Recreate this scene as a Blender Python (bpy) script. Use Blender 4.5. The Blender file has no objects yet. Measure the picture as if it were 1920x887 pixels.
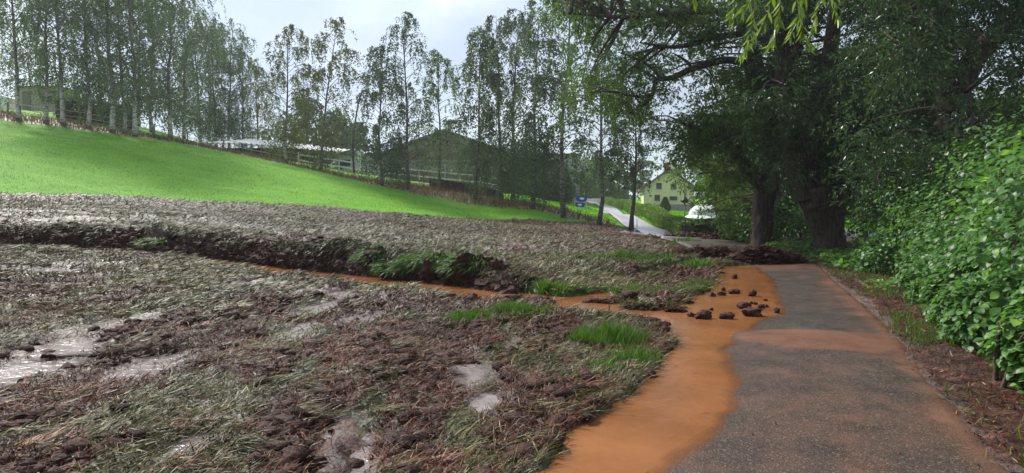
import bpy, bmesh, math, random
import numpy as np
from mathutils import Vector, Matrix, noise as mnoise

random.seed(7)
RNG = np.random.default_rng(7)
SC = bpy.context.scene
COL = SC.collection
R = math.radians

# ------------------------------------------------------------------ camera
F = 1229.0                       # focal length in photograph pixels
CAM_H = 1.6
PITCH = math.atan(53.5 / F)
cd = bpy.data.cameras.new('camera')
cam = bpy.data.objects.new('camera', cd)
COL.objects.link(cam)
cam.location = (0, 0, CAM_H)
cam.rotation_euler = (R(90) - PITCH, 0, 0)
cd.sensor_width = 36
cd.lens = F / 1920 * 36
cd.clip_start = 0.05
cd.clip_end = 2000
SC.camera = cam

# ------------------------------------------------------------------ light
SUN_AZ, SUN_EL = R(-42), R(46)   # azimuth from the view direction (+Y), to the left; elevation
sun_dir = Vector((math.sin(SUN_AZ) * math.cos(SUN_EL), math.cos(SUN_AZ) * math.cos(SUN_EL), math.sin(SUN_EL)))
sl = bpy.data.lights.new('sun', 'SUN')
sl.energy = 3.8
sl.angle = R(8)
sl.color = (1.0, 0.95, 0.88)
so = bpy.data.objects.new('sun', sl)
so.rotation_euler = (-sun_dir).to_track_quat('-Z', 'Y').to_euler()
COL.objects.link(so)

W = bpy.data.worlds.new('World')
SC.world = W
W.use_nodes = True
nt = W.node_tree
nt.nodes.clear()


def nd(nt, typ, loc=None, **kw):
    n = nt.nodes.new(typ)
    for k, v in kw.items():
        if k.startswith('i_'):
            key = k[2:]
            key = int(key) if key.isdigit() else key.replace('_', ' ')
            n.inputs[key].default_value = v
        else:
            setattr(n, k, v)
    return n


def ramp(nt, stops, interp='LINEAR'):
    n = nt.nodes.new('ShaderNodeValToRGB')
    n.color_ramp.interpolation = interp
    el = n.color_ramp.elements
    while len(el) < len(stops):
        el.new(0.5)
    for e, (p, c) in zip(el, stops):
        e.position = p
        e.color = (*c, 1) if len(c) == 3 else c
    return n


out = nd(nt, 'ShaderNodeOutputWorld')
bg = nd(nt, 'ShaderNodeBackground', i_Strength=0.1)
sky = nd(nt, 'ShaderNodeTexSky', sky_type='NISHITA', sun_disc=False)
sky.sun_elevation = SUN_EL
sky.sun_rotation = SUN_AZ
tc = nd(nt, 'ShaderNodeTexCoord')
mp = nd(nt, 'ShaderNodeMapping')
mp.inputs['Scale'].default_value = (1.0, 1.0, 2.2)
mp.inputs['Location'].default_value = (19.18, 9.94, 7.42)
nz = nd(nt, 'ShaderNodeTexNoise', i_Scale=2.1, i_Detail=6.0, i_Roughness=0.52)
nz.inputs['Distortion'].default_value = 0.3
# clouds: thick grey bellies to thin white, brighter towards the veiled sun
cr = ramp(nt, [(0.40, (2.9, 3.4, 4.4)), (0.52, (3.6, 4.1, 5.0)), (0.61, (5.3, 5.4, 5.6)), (0.74, (6.4, 6.4, 6.4))])
dot = nd(nt, 'ShaderNodeVectorMath', operation='DOT_PRODUCT')
dot.inputs[1].default_value = sun_dir
glow = nd(nt, 'ShaderNodeMapRange')
glow.inputs['From Min'].default_value = 0.55
glow.inputs['From Max'].default_value = 1.0
glow.inputs['To Min'].default_value = 1.0
glow.inputs['To Max'].default_value = 1.7
mul = nd(nt, 'ShaderNodeVectorMath', operation='SCALE')
thin = nd(nt, 'ShaderNodeMapRange')
thin.inputs['From Min'].default_value = 0.56
thin.inputs['From Max'].default_value = 0.74
thin.inputs['To Min'].default_value = 0.96
thin.inputs['To Max'].default_value = 0.85
mix = nd(nt, 'ShaderNodeMix', data_type='RGBA')
L = nt.links.new
L(tc.outputs['Generated'], mp.inputs['Vector'])
L(mp.outputs[0], nz.inputs['Vector'])
L(nz.outputs['Fac'], cr.inputs[0])
L(tc.outputs['Generated'], dot.inputs[0])
L(dot.outputs['Value'], glow.inputs['Value'])
L(cr.outputs[0], mul.inputs[0])
L(glow.outputs[0], mul.inputs['Scale'])
L(nz.outputs['Fac'], thin.inputs['Value'])
L(thin.outputs[0], mix.inputs['Factor'])
L(sky.outputs[0], mix.inputs['A'])
L(mul.outputs[0], mix.inputs['B'])
L(mix.outputs['Result'], bg.inputs['Color'])
L(bg.outputs[0], out.inputs['Surface'])

SC.view_settings.view_transform = 'Standard'
SC.view_settings.look = 'None'
SC.view_settings.exposure = 0.78
SC.view_settings.gamma = 1
SC.render.engine = 'CYCLES'
SC.cycles.use_denoising = True
SC.cycles.max_bounces = 8
SC.cycles.transparent_max_bounces = 12
SC.cycles.sample_clamp_indirect = 6


# ------------------------------------------------------------------ helpers: pixels, noise
def P(px, py, D):
    """world point on the photograph's ray (px, py) at depth D along +Y"""
    dx = (px - 960.0) / F
    dz = (443.5 - py) / F
    cy = math.cos(PITCH) + dz * math.sin(PITCH)
    cz = dz * math.cos(PITCH) - math.sin(PITCH)
    return np.array([dx / cy * D, D, CAM_H + cz / cy * D])


def hash2(ix, iy, seed):
    h = (ix.astype(np.int64) * 374761393 + iy.astype(np.int64) * 668265263 + seed * 1442695041) & 0x7fffffff
    h = ((h ^ (h >> 13)) * 1274126177) & 0x7fffffff
    h = ((h ^ (h >> 15)) * 2246822519) & 0x7fffffff
    return ((h ^ (h >> 16)) & 0xffff) / 65535.0


def vnoise(x, y, seed=0):
    ix, iy = np.floor(x), np.floor(y)
    fx, fy = x - ix, y - iy
    fx = fx * fx * fx * (fx * (fx * 6 - 15) + 10)
    fy = fy * fy * fy * (fy * (fy * 6 - 15) + 10)
    ix, iy = ix.astype(np.int64), iy.astype(np.int64)
    a = hash2(ix, iy, seed); b = hash2(ix + 1, iy, seed)
    c = hash2(ix, iy + 1, seed); d = hash2(ix + 1, iy + 1, seed)
    return (a + (b - a) * fx) * (1 - fy) + (c + (d - c) * fx) * fy


def fbm(x, y, seed=0, octv=4, gain=0.5):
    """-1..1"""
    s = np.zeros_like(np.asarray(x, float)); a = 1.0; t = 0
    for o in range(octv):
        c, n = math.cos(o * 1.1), math.sin(o * 1.1)
        s = s + a * (vnoise((x * c - y * n) * 2 ** o, (x * n + y * c) * 2 ** o, seed + o * 17) * 2 - 1)
        t += a; a *= gain
    return s / t


def sstep(a, b, x):
    t = np.clip((x - a) / (b - a), 0, 1)
    return t * t * (3 - 2 * t)


def poly_dist(x, y, pts, closed=True):
    """distance to a polyline and inside mask"""
    pts = np.asarray(pts, float)
    n = len(pts)
    d = np.full(x.shape, 1e9); ins = np.zeros(x.shape, bool)
    for i in range(n if closed else n - 1):
        ax, ay = pts[i]; bx, by = pts[(i + 1) % n]
        ex, ey = bx - ax, by - ay
        t = np.clip(((x - ax) * ex + (y - ay) * ey) / (ex * ex + ey * ey + 1e-12), 0, 1)
        d = np.minimum(d, (x - ax - t * ex) ** 2 + (y - ay - t * ey) ** 2)
        if closed and ay != by:
            c = ((ay > y) != (by > y)) & (x < ex * (y - ay) / (by - ay) + ax)
            ins ^= c
    return np.sqrt(d), ins


# ------------------------------------------------------------------ helpers: meshes and things
def np_mesh(name, V, Fc, mats=None, tint=None, smooth=False, k=3, mat_idx=None, col=None):
    V = np.ascontiguousarray(V, np.float32).reshape(-1, 3)
    Fc = np.ascontiguousarray(Fc, np.int32).reshape(-1, k)
    me = bpy.data.meshes.new(name)
    me.vertices.add(len(V)); me.vertices.foreach_set('co', V.ravel())
    me.loops.add(Fc.size); me.loops.foreach_set('vertex_index', Fc.ravel())
    me.polygons.add(len(Fc)); me.polygons.foreach_set('loop_start', np.arange(len(Fc), dtype=np.int32) * k)
    me.polygons.foreach_set('use_smooth', np.full(len(Fc), smooth))
    if mat_idx is not None:
        me.polygons.foreach_set('material_index', np.asarray(mat_idx, np.int32))
    me.update(calc_edges=True)
    if tint is not None:
        a = me.attributes.new('tint', 'FLOAT', 'POINT')
        a.data.foreach_set('value', np.ascontiguousarray(tint, np.float32))
    if col is not None:
        a = me.attributes.new('zone', 'FLOAT_COLOR', 'POINT')
        a.data.foreach_set('color', np.ascontiguousarray(col, np.float32).ravel())
    for m in (mats if isinstance(mats, (list, tuple)) else [mats]):
        if m: me.materials.append(m)
    return me


def link(name, me, parent=None, loc=None):
    o = bpy.data.objects.new(name, me)
    COL.objects.link(o)
    if parent: o.parent = parent
    if loc is not None: o.location = loc
    return o


def tag(o, label=None, cat=None, group=None, kind=None):
    if label: o['label'] = label
    if cat: o['category'] = cat
    if group: o['group'] = group
    if kind: o['kind'] = kind
    return o


def thing(name, label, cat, loc, group=None, rz=0):
    o = bpy.data.objects.new(name, None)
    o.empty_display_size = 0.3
    COL.objects.link(o)
    o.location = loc
    o.rotation_euler = (0, 0, rz)
    return tag(o, label, cat, group)


class MB:
    """collects tubes, boxes, prisms; builds ONE mesh"""
    def __init__(s): s.v = []; s.f = []; s.n = 0
    def add(s, V, Fc):
        s.v.extend(map(tuple, V)); s.f.extend([tuple(i + s.n for i in f) for f in Fc]); s.n = len(s.v)
        return s
    def box(s, c, d, rz=0, tilt=None):
        hx, hy, hz = d[0] / 2, d[1] / 2, d[2] / 2
        V = [(x, y, z) for x in (-hx, hx) for y in (-hy, hy) for z in (-hz, hz)]
        M = Matrix.Rotation(rz, 3, 'Z')
        if tilt: M = M @ Matrix.Rotation(tilt[0], 3, tilt[1])
        V = [M @ Vector(p) + Vector(c) for p in V]
        return s.add(V, [(0, 1, 3, 2), (4, 6, 7, 5), (0, 4, 5, 1), (2, 3, 7, 6), (0, 2, 6, 4), (1, 5, 7, 3)])
    def tube(s, pts, rad, n=6, cap=True):
        pts = np.asarray(pts, float); m = len(pts)
        rad = np.broadcast_to(np.asarray(rad, float), (m,))
        T = np.gradient(pts, axis=0); T /= np.linalg.norm(T, axis=1)[:, None] + 1e-9
        up = np.array([0.0, 0, 1]) if abs(T[0, 2]) < 0.9 else np.array([1.0, 0, 0])
        A = np.cross(T, up); A /= np.linalg.norm(A, axis=1)[:, None] + 1e-9
        B = np.cross(T, A)
        an = np.arange(n) / n * 2 * math.pi
        V = pts[:, None, :] + rad[:, None, None] * (np.cos(an)[None, :, None] * A[:, None, :] + np.sin(an)[None, :, None] * B[:, None, :])
        Fc = [(i * n + j, i * n + (j + 1) % n, (i + 1) * n + (j + 1) % n, (i + 1) * n + j) for i in range(m - 1) for j in range(n)]
        if cap: Fc += [tuple(range(n - 1, -1, -1)), tuple(range((m - 1) * n, m * n))]
        return s.add(V.reshape(-1, 3), Fc)
    def prism(s, poly, y0, y1):
        """polygon in XZ extruded along Y"""
        n = len(poly)
        V = [(p[0], y0, p[1]) for p in poly] + [(p[0], y1, p[1]) for p in poly]
        return s.add(V, [tuple(range(n)), tuple(range(2 * n - 1, n - 1, -1))] + [(i, i + n, (i + 1) % n + n, (i + 1) % n) for i in range(n)])
    def mesh(s, name, mat, smooth=False):
        me = bpy.data.meshes.new(name)
        me.from_pydata([tuple(map(float, p)) for p in s.v], [], s.f)
        bm = bmesh.new(); bm.from_mesh(me); bmesh.ops.recalc_face_normals(bm, faces=bm.faces); bm.to_mesh(me); bm.free()
        me.polygons.foreach_set('use_smooth', [smooth] * len(me.polygons))
        if mat: me.materials.append(mat)
        return me
    def build(s, name, mat, parent=None, smooth=False, loc=None):
        return link(name, s.mesh(name, mat, smooth), parent, loc)


def norm(a):
    return a / (np.linalg.norm(a, axis=-1, keepdims=True) + 1e-9)


def scatter(TV, TF, pos, fwd, up, scl, tint=None):
    """many copies of a template (x right, y forward, z up) in one pair of arrays"""
    N, kx = len(pos), len(TV)
    f = norm(fwd); r = norm(np.cross(f, up)); u = np.cross(r, f)
    scl = np.asarray(scl, float)
    if scl.ndim == 1: scl = np.repeat(scl[:, None], 3, 1)
    T = TV[None] * scl[:, None, :]
    V = pos[:, None, :] + T[..., 0:1] * r[:, None] + T[..., 1:2] * f[:, None] + T[..., 2:3] * u[:, None]
    Fc = TF[None] + (np.arange(N) * kx)[:, None, None]
    tt = None if tint is None else np.repeat(tint, kx)
    return V.reshape(-1, 3), Fc.reshape(-1, TF.shape[1]), tt


LEAF2 = (np.array([(0, 0, 0), (.5, .42, .12), (0, 1, -.12), (-.5, .42, .12)], float), np.array([(0, 1, 2), (0, 2, 3)]))
LEAF8 = (np.array([(0, 0, 0), (.30, .18, .05), (.46, .45, .07), (.30, .75, .0), (0, 1.02, -.16), (-.30, .75, .0), (-.46, .45, .07), (-.30, .18, .05),
                   (0, .2, -.01), (0, .48, -.01), (0, .77, -.06)], float),
         np.array([(0, 1, 8), (1, 2, 9), (1, 9, 8), (2, 3, 10), (2, 10, 9), (3, 4, 10), (0, 8, 7), (7, 8, 9), (7, 9, 6), (6, 9, 10), (6, 10, 5), (5, 10, 4)]))
WILLOW = (np.array([(0, 0, 0), (.5, .3, .1), (.42, .62, .0), (0, 1, -.25), (-.42, .62, .0), (-.5, .3, .1), (0, .3, -.05), (0, .62, -.12)], float),
          np.array([(0, 1, 6), (1, 2, 7), (1, 7, 6), (2, 3, 7), (0, 6, 5), (5, 6, 7), (5, 7, 4), (4, 7, 3)]))
BLADE = (np.array([(-.5, 0, 0), (.5, 0, 0), (-.42, .5, .16), (.42, .5, .16), (0, 1, .1)], float), np.array([(0, 1, 3), (0, 3, 2), (2, 3, 4)]))
BLADE_UP = (np.array([(-.5, 0, 0), (.5, 0, 0), (-.42, .12, .45), (.42, .12, .45), (0, .5, .95)], float), np.array([(0, 1, 3), (0, 3, 2), (2, 3, 4)]))


def rdir(n, rng=RNG):
    v = rng.normal(size=(n, 3))
    return norm(v)


# ------------------------------------------------------------------ materials
MATS = {}


def new_mat(name):
    m = bpy.data.materials.new(name)
    m.use_nodes = True
    m.node_tree.nodes.clear()
    MATS[name] = m
    return m, m.node_tree


def leaf_mat(name, stops, trans=0.35, rough=0.42, spec=0.4, per_object=False, tcol=None):
    m, t = new_mat(name)
    o = nd(t, 'ShaderNodeOutputMaterial')
    if per_object:
        at = nd(t, 'ShaderNodeObjectInfo'); src = at.outputs['Random']
    else:
        at = nd(t, 'ShaderNodeAttribute', attribute_name='tint'); src = at.outputs['Fac']
    cr = ramp(t, stops)
    b = nd(t, 'ShaderNodeBsdfPrincipled', i_Roughness=rough)
    b.inputs['Specular IOR Level'].default_value = spec
    tr = nd(t, 'ShaderNodeBsdfTranslucent')
    hs = nd(t, 'ShaderNodeHueSaturation')
    hs.inputs['Hue'].default_value = 0.485
    hs.inputs['Saturation'].default_value = 1.15
    hs.inputs['Value'].default_value = 1.35
    mx = nd(t, 'ShaderNodeMixShader', i_Fac=trans)
    L = t.links.new
    L(src, cr.inputs[0]); L(cr.outputs[0], b.inputs['Base Color']); L(cr.outputs[0], hs.inputs['Color'])
    L(hs.outputs[0], tr.inputs['Color']); L(b.outputs[0], mx.inputs[1]); L(tr.outputs[0], mx.inputs[2]); L(mx.outputs[0], o.inputs['Surface'])
    return m


def rough_mat(name, stops, scale=8, rough=(0.8, 0.95), bump=0.3, bscale=30, spec=0.3, detail=5, stretch=(1, 1, 1), metallic=0):
    """noise-mottled surface with relief"""
    m, t = new_mat(name)
    o = nd(t, 'ShaderNodeOutputMaterial')
    tcn = nd(t, 'ShaderNodeTexCoord')
    mpn = nd(t, 'ShaderNodeMapping'); mpn.inputs['Scale'].default_value = stretch
    n1 = nd(t, 'ShaderNodeTexNoise', i_Scale=scale, i_Detail=detail, i_Roughness=0.6)
    n2 = nd(t, 'ShaderNodeTexNoise', i_Scale=bscale, i_Detail=4.0, i_Roughness=0.6)
    cr = ramp(t, stops)
    b = nd(t, 'ShaderNodeBsdfPrincipled')
    b.inputs['Specular IOR Level'].default_value = spec
    b.inputs['Metallic'].default_value = metallic
    mr = nd(t, 'ShaderNodeMapRange'); mr.inputs['To Min'].default_value = rough[0]; mr.inputs['To Max'].default_value = rough[1]
    bp = nd(t, 'ShaderNodeBump', i_Strength=bump, i_Distance=0.05)
    L = t.links.new
    L(tcn.outputs['Object'], mpn.inputs[0]); L(mpn.outputs[0], n1.inputs['Vector']); L(mpn.outputs[0], n2.inputs['Vector'])
    L(n1.outputs['Fac'], cr.inputs[0]); L(cr.outputs[0], b.inputs['Base Color'])
    L(n2.outputs['Fac'], mr.inputs['Value']); L(mr.outputs[0], b.inputs['Roughness'])
    L(n2.outputs['Fac'], bp.inputs['Height']); L(bp.outputs[0], b.inputs['Normal']); L(b.outputs[0], o.inputs['Surface'])
    return m


# ------------------------------------------------------------------ terrain
DITCH_PX = [(-260, 442, 22), (0, 453, 19.5), (150, 457, 19), (300, 469, 18.2), (480, 491, 17), (640, 507, 16), (800, 530, 14.3), (930, 550, 12.6), (1010, 562, 12.0), (1075, 570, 11.5)]
DITCH = np.array([P(*q)[:2] for q in DITCH_PX])
DITCH_AMP = np.array([.5, .58, .62, .60, .56, .58, .60, .36, .1, 0.0])
DITCH_W = np.array([.7, .7, .7, .8, 1.2, 1.3, 1.0, .9, 0.7, 0.5])


def ditch_coords(x, y):
    """signed distance s (positive on the far side) and amplitude, width, index parameter"""
    best = np.full(x.shape, 1e9); s = np.zeros(x.shape); amp = np.zeros(x.shape); wid = np.ones(x.shape); par = np.zeros(x.shape)
    for i in range(len(DITCH) - 1):
        a, b = DITCH[i], DITCH[i + 1]; e = b - a
        t = np.clip(((x - a[0]) * e[0] + (y - a[1]) * e[1]) / (e @ e), 0, 1)
        d = np.hypot(x - a[0] - t * e[0], y - a[1] - t * e[1])
        side = np.sign(e[0] * (y - a[1]) - e[1] * (x - a[0]))
        k = d < best
        best = np.where(k, d, best); s = np.where(k, d * side, s)
        amp = np.where(k, DITCH_AMP[i] * (1 - t) + DITCH_AMP[i + 1] * t, amp)
        wid = np.where(k, DITCH_W[i] * (1 - t) + DITCH_W[i + 1] * t, wid)
        par = np.where(k, i + t, par)
    return s, amp, wid, par


def step_h(x, y):
    s, amp, wid, par = ditch_coords(x, y)
    wob = 0.18 * fbm(x * 1.3, y * 1.3, 91, 3)
    return amp * (1 + 0.35 * fbm(x * .9, y * .9, 77, 2)) * sstep(-0.05, 0.38, s + wob) * np.exp(-np.maximum(s, 0) / 9.0)


CTRL_PX = [  # (px, py, depth) of ground seen in the photograph
    (0, 461, 19), (300, 474, 17.5), (640, 512, 15.6),
    (0, 385, 27), (300, 402, 27), (640, 432, 26), (900, 462, 22), (1000, 500, 16.5), (1200, 462, 25), (1200, 441, 36), (1300, 490, 18.5),
    (0, 361, 36), (400, 376, 41), (700, 396, 46), (900, 408, 48), (1070, 416, 50), (1185, 426, 46), (1185, 442, 36),
    (0, 222, 60), (150, 240, 61), (360, 272, 62), (600, 322, 62), (760, 357, 57), (930, 397, 53), (1000, 390, 54), (1060, 406, 53),
    (200, 305, 47), (500, 352, 49),
    (0, 207, 72), (120, 213, 72), (260, 238, 70), (450, 290, 72), (600, 310, 72), (660, 334, 66), (800, 350, 68), (930, 362, 66), (690, 345, 95), (930, 358, 95), (1075, 374, 98),
    (980, 368, 70), (1080, 397, 75), (1030, 380, 75), (1110, 379, 120), (1185, 409, 60), (1143, 391, 85), (1240, 441, 42),
    (1254, 394, 125), (1320, 408, 62), (1700, 425, 60), (1900, 425, 60), (1550, 478, 23), (1425, 458, 28), (1920, 440, 32), (1360, 462, 26),
    (1283, 446, 40), (1212, 428, 50), (1088, 381, 105), (1045, 378, 98), (1135, 386, 98), (1000, 374, 95), (1180, 400, 78),
]
CT = [P(*q) for q in CTRL_PX]
for (x, y, z) in [(-2, 1, 0), (0, 1, 0), (4, 1, 0), (8, 1, .1), (-8, 1, .25), (-20, 3, 1.2), (-2, 6, .03), (0, 4, 0), (4, 6, 0), (8, 6, .1), (12, 8, .2), (-4, 10, .06), (-7, 7, .2), (-7, 12, .2),
                  (1, 9.5, .0), (3, 10, 0), (6, 14, 0), (7, 18, 0), (8.5, 18, 0), (5, 10, 0), (12, 15, .15), (-1, 8, .03), (0, 12, .02), (2.5, 12, .03), (-14, 12, .6),
                  (-90, 50, 14), (-120, 120, 14), (-60, 110, 11), (-20, 130, 7), (-200, 250, 14), (0, 260, 6), (60, 250, 6), (150, 120, 5), (200, 300, 8), (60, 60, 2), (-60, 20, 9), (40, 10, 1), (30, -6, .5), (-30, -6, 2), (0, -8, 0)]:
    CT.append(np.array([x, y, z], float))
CT = np.array(CT)
CT[:, 2] -= step_h(CT[:, 0], CT[:, 1])


def tps_fit(C, lam=0.4):
    n = len(C); S = 20.0
    X = C[:, :2] / S
    d = np.linalg.norm(X[:, None] - X[None], axis=2)
    K = np.where(d > 0, d ** 2 * np.log(d + 1e-12), 0) + lam * 0.01 * np.eye(n)
    Pm = np.c_[np.ones(n), X]
    A = np.zeros((n + 3, n + 3)); A[:n, :n] = K; A[:n, n:] = Pm; A[n:, :n] = Pm.T
    w = np.linalg.solve(A, np.r_[C[:, 2], 0, 0, 0])
    return X, w, S


TX, TW, TS = tps_fit(CT)


def base_h(x, y):
    x = np.asarray(x, float); y = np.asarray(y, float); shp = x.shape
    xs = np.clip(x.ravel(), -200, 200) / TS; ys = np.clip(y.ravel(), -8, 300) / TS
    z = TW[-3] + TW[-2] * xs + TW[-1] * ys
    for i in range(len(TX)):
        d2 = (xs - TX[i, 0]) ** 2 + (ys - TX[i, 1]) ** 2
        z = z + TW[i] * 0.5 * d2 * np.log(d2 + 1e-12)
    return z.reshape(shp)


FIELD_EDGE = [(-1.6, 0.5), (-.6, 2.4), (0.02, 3.5), (0.226, 3.96), (0.5, 4.8), (1.1, 5.6), (1.45, 6.2), (1.69, 6.8), (1.95, 7.5), (2.02, 7.9), (1.85, 8.3), (2.12, 8.7), (2.0, 9.1), (1.67, 9.36), (1.1, 9.7), (0.6, 10.1),
              (0.55, 10.7), (1.1, 11.8), (1.7, 12.3), (2.0, 11.5), (2.5, 11.1), (2.75, 10.8), (3.05, 11.0), (3.25, 11.7), (4.1, 13.1), (4.85, 15.3), (5.75, 17.9)]
PATH_R = [(8.6, 18.6), (7.1, 14.5), (5.25, 9.4), (4.12, 6.8), (2.95, 3.96), (1.7, 1.0), (0.5, -2)]
WPOLY = FIELD_EDGE + PATH_R + [(-2.4, -2)]
XE = np.array([(-2, -2.2), (1, -.6), (3.0, .35), (3.96, 1.06), (5.2, 1.85), (6.34, 2.22), (7.4, 2.45), (8.4, 3.05), (10.0, 4.2), (11.2, 4.65), (13.5, 5.5), (17.9, 6.75), (19, 7.4)])
CENTRE = np.array([(-1.9, -4), (0.2, 0.5), (1.55, 3.96), (2.72, 6.8), (3.82, 9.4), (5.5, 14), (6.95, 17.9), (8.0, 22), (8.7, 26), (9.1, 30), (9.35, 36), (9.75, 42), (10.45, 60), (12.6, 85), (14.6, 120), (16.2, 150)])


def path_z_near(x, y):
    xe = np.interp(y, XE[:, 0], XE[:, 1])
    d = (x - xe) * 0.93
    n = 0.0035 * fbm(x * 1.1, y * .8, 5, 3) + 0.0022 * fbm(x * 6, y * 6, 6, 3)
    return np.clip(d * 0.030, -0.045, 0.035) + n * (1 + 0 * x)


def path_z(x, y):
    k = sstep(17.5, 20.5, y)
    return path_z_near(x, y) * (1 - k) + (base_h(x, y) + 0.07) * k


# puddles: (px, py) of the photograph on level ground, half-length along view, half-width, heading
PUD = []
for (px, py, rx, ry, an) in [(30, 692, .75, 1.2, .2), (285, 682, .45, .9, .1), (215, 604, .45, 1.3, .15), (130, 642, .5, .9, 0.3), (650, 815, .24, .75, -.15), (640, 880, .26, .5, 0.1), (890, 695, .24, .75, .1), (915, 745, .16, .4, 0.1), (600, 572, .45, 1.3, .1), (560, 612, .35, .9, -.1), (640, 600, .25, .9, 0.05), (690, 592, .2, .7, .05), (575, 545, .5, .8, .1), (960, 640, .14, .35, .2), (340, 830, .13, .4, 0),
                             (620, 548, .6, .9, .1), (150, 492, .9, .9, .2), (110, 505, .8, .8, .2), (480, 530, .9, 1.0, .1), (1190, 432, 1.6, 1.6, 0), (1215, 437, 1.2, 1.2, 0)]:
    D = 4.0
    for _ in range(12):
        q = P(px, py, D)
        zz = float(base_h(np.array([q[0]]), np.array([D]))[0])
        D = D * (CAM_H - zz) / max(1e-3, (CAM_H - q[2]))
        D = min(max(D, 3), 60)
    q = P(px, py, D)
    PUD.append((q[0], q[1], rx, ry, an))


def pud_field(x, y):
    f = np.zeros(x.shape)
    for (cx, cy, rx, ry, an) in PUD:
        c, s_ = math.cos(an), math.sin(an)
        u = ((x - cx) * c - (y - cy) * s_) / rx; v = ((x - cx) * s_ + (y - cy) * c) / ry
        f = np.maximum(f, np.exp(-(u * u + v * v) * 0.9))
    return f


MUD_EDGE = np.array([P(0, 362, 36)[:2] + (-30, -10), P(0, 361, 36)[:2], P(400, 376, 41)[:2], P(700, 396, 46)[:2], P(900, 408, 48)[:2], P(1070, 417, 50)[:2], P(1150, 424, 50)[:2], P(1180, 424, 49)[:2], (40, 50), (200, 40)])


def zones(x, y):
    """mud, green, dry, wet in 0..1 for world points"""
    yl = np.interp(x, MUD_EDGE[:, 0], MUD_EDGE[:, 1])
    wob = 1.6 * fbm(x * .22, y * .22, 31, 4) + .9 * fbm(x * 1.3, y * 1.3, 33, 4)
    green = sstep(-0.4, 0.5, y - yl + wob)
    s, amp, wid, par = ditch_coords(x, y)
    far = sstep(-.3, .5, s) * (1 - green)
    n1 = fbm(x * .8, y * .28, 41, 4, .6)
    n2 = fbm(x * 2.6, y * 1.3, 42, 3)
    n3 = fbm(x * .12 + 3, y * .35, 45, 3)
    mud_near = sstep(-0.14, .14, n1 * .8 + .6 * n2 + .12 + .10 * sstep(-2, 2, x + 6 - .2 * (y - 4)) - .26 * sstep(9, 14, y) * sstep(1, -3, x))
    mud_far = sstep(0.05, .3, n1 * .5 + n3 * .9 + .3 * n2 - .02 + .22 * sstep(-3, 2, x) + .35 * sstep(3.5, 0.5, yl - y) * sstep(3, -4, x))
    mud = np.where(s > 0, mud_far, mud_near)
    # right verge: brown leaf litter
    xr = np.interp(y, [p[1] for p in PATH_R][::-1], [p[0] for p in PATH_R][::-1])
    right = sstep(0, .4, x - xr) * (y < 19)
    mud = np.maximum(mud * (1 - green), right)
    mud = np.where((x > xr) & (y < 30), 1.0, mud)
    # dry bank below the paddock fence and along the row of birches
    bank = np.array([P(-60, 214, 61)[:2], P(150, 238, 61.5)[:2], P(360, 270, 63)[:2], P(600, 316, 64)[:2], P(760, 350, 60)[:2], P(930, 388, 57)[:2], P(1060, 404, 55)[:2], P(1130, 414, 52)[:2]])
    dB, _ = poly_dist(x, y, bank, closed=False)
    bw = np.interp(x, bank[:, 0], [3.5, 2.5, 1.6, 1.8, 3.6, 3.0, 2.0, 1.2])
    dry = sstep(1, 0.55, dB / bw + .3 * fbm(x * .5, y * .5, 50, 3))
    mud = mud * (1 - dry)
    wet = pud_field(x, y)
    return mud, green * (1 - dry), dry, wet


def relief(x, y, mud, green):
    near = sstep(45, 18, y)
    r = .10 * fbm(x * 1.15 + .1 * y, y * .32, 61, 3) + .09 * (np.abs(fbm(x * 2.6, y * 1.3, 62, 3)) - .2) + .05 * fbm(x * 6, y * 4.5, 63, 3) + .022 * fbm(x * 17, y * 14, 64, 2)
    return r * (1 - .8 * green) * (.35 + .65 * near) + green * .02 * fbm(x * 2, y * 2, 65, 2)


def ground_h(x, y, detail=True):
    z = base_h(x, y) + step_h(x, y)
    mud, green, dry, wet = zones(x, y)
    d, ins = poly_dist(x, y, WPOLY)
    sd = np.where(ins, -d, d) + .16 * fbm(x * 2.2, y * 2.2, 71, 3)
    s, amp, wid, par = ditch_coords(x, y)
    chan = sstep(-wid - .15, -wid + .12, s + .25 * fbm(x * 1.6, y * 1.6, 72, 2)) * sstep(0.15, -.1, s) * (par < 9) * (par > 0.01)
    nearw = np.maximum(np.exp(-np.maximum(sd, 0) * 1.6), 0)
    if detail:
        z = z + relief(x, y, mud, green) * (1 - .75 * np.exp(-np.maximum(sd, 0) * 2.5)) * (1 - .6 * chan)
    z = z - .075 * wet
    z = z + .06 * nearw * (sd > 0) * (y < 18.5)
    low = sstep(0.10, -.03, sd)
    z = z * (1 - low) + (-.10) * low
    z = z - .16 * chan * (1 - low)
    dc, _ = poly_dist(x, y, CENTRE, closed=False)
    z = z - .16 * sstep(2.6, 1.7, dc) * sstep(18, 21, y)
    return z


print('terrain functions ready')


def axis(segs):
    out = []
    for a, b, st in segs:
        n = max(1, int(round((b - a) / st)))
        out += list(np.linspace(a, b, n, endpoint=False))
    out.append(segs[-1][1])
    return np.array(out)


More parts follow.
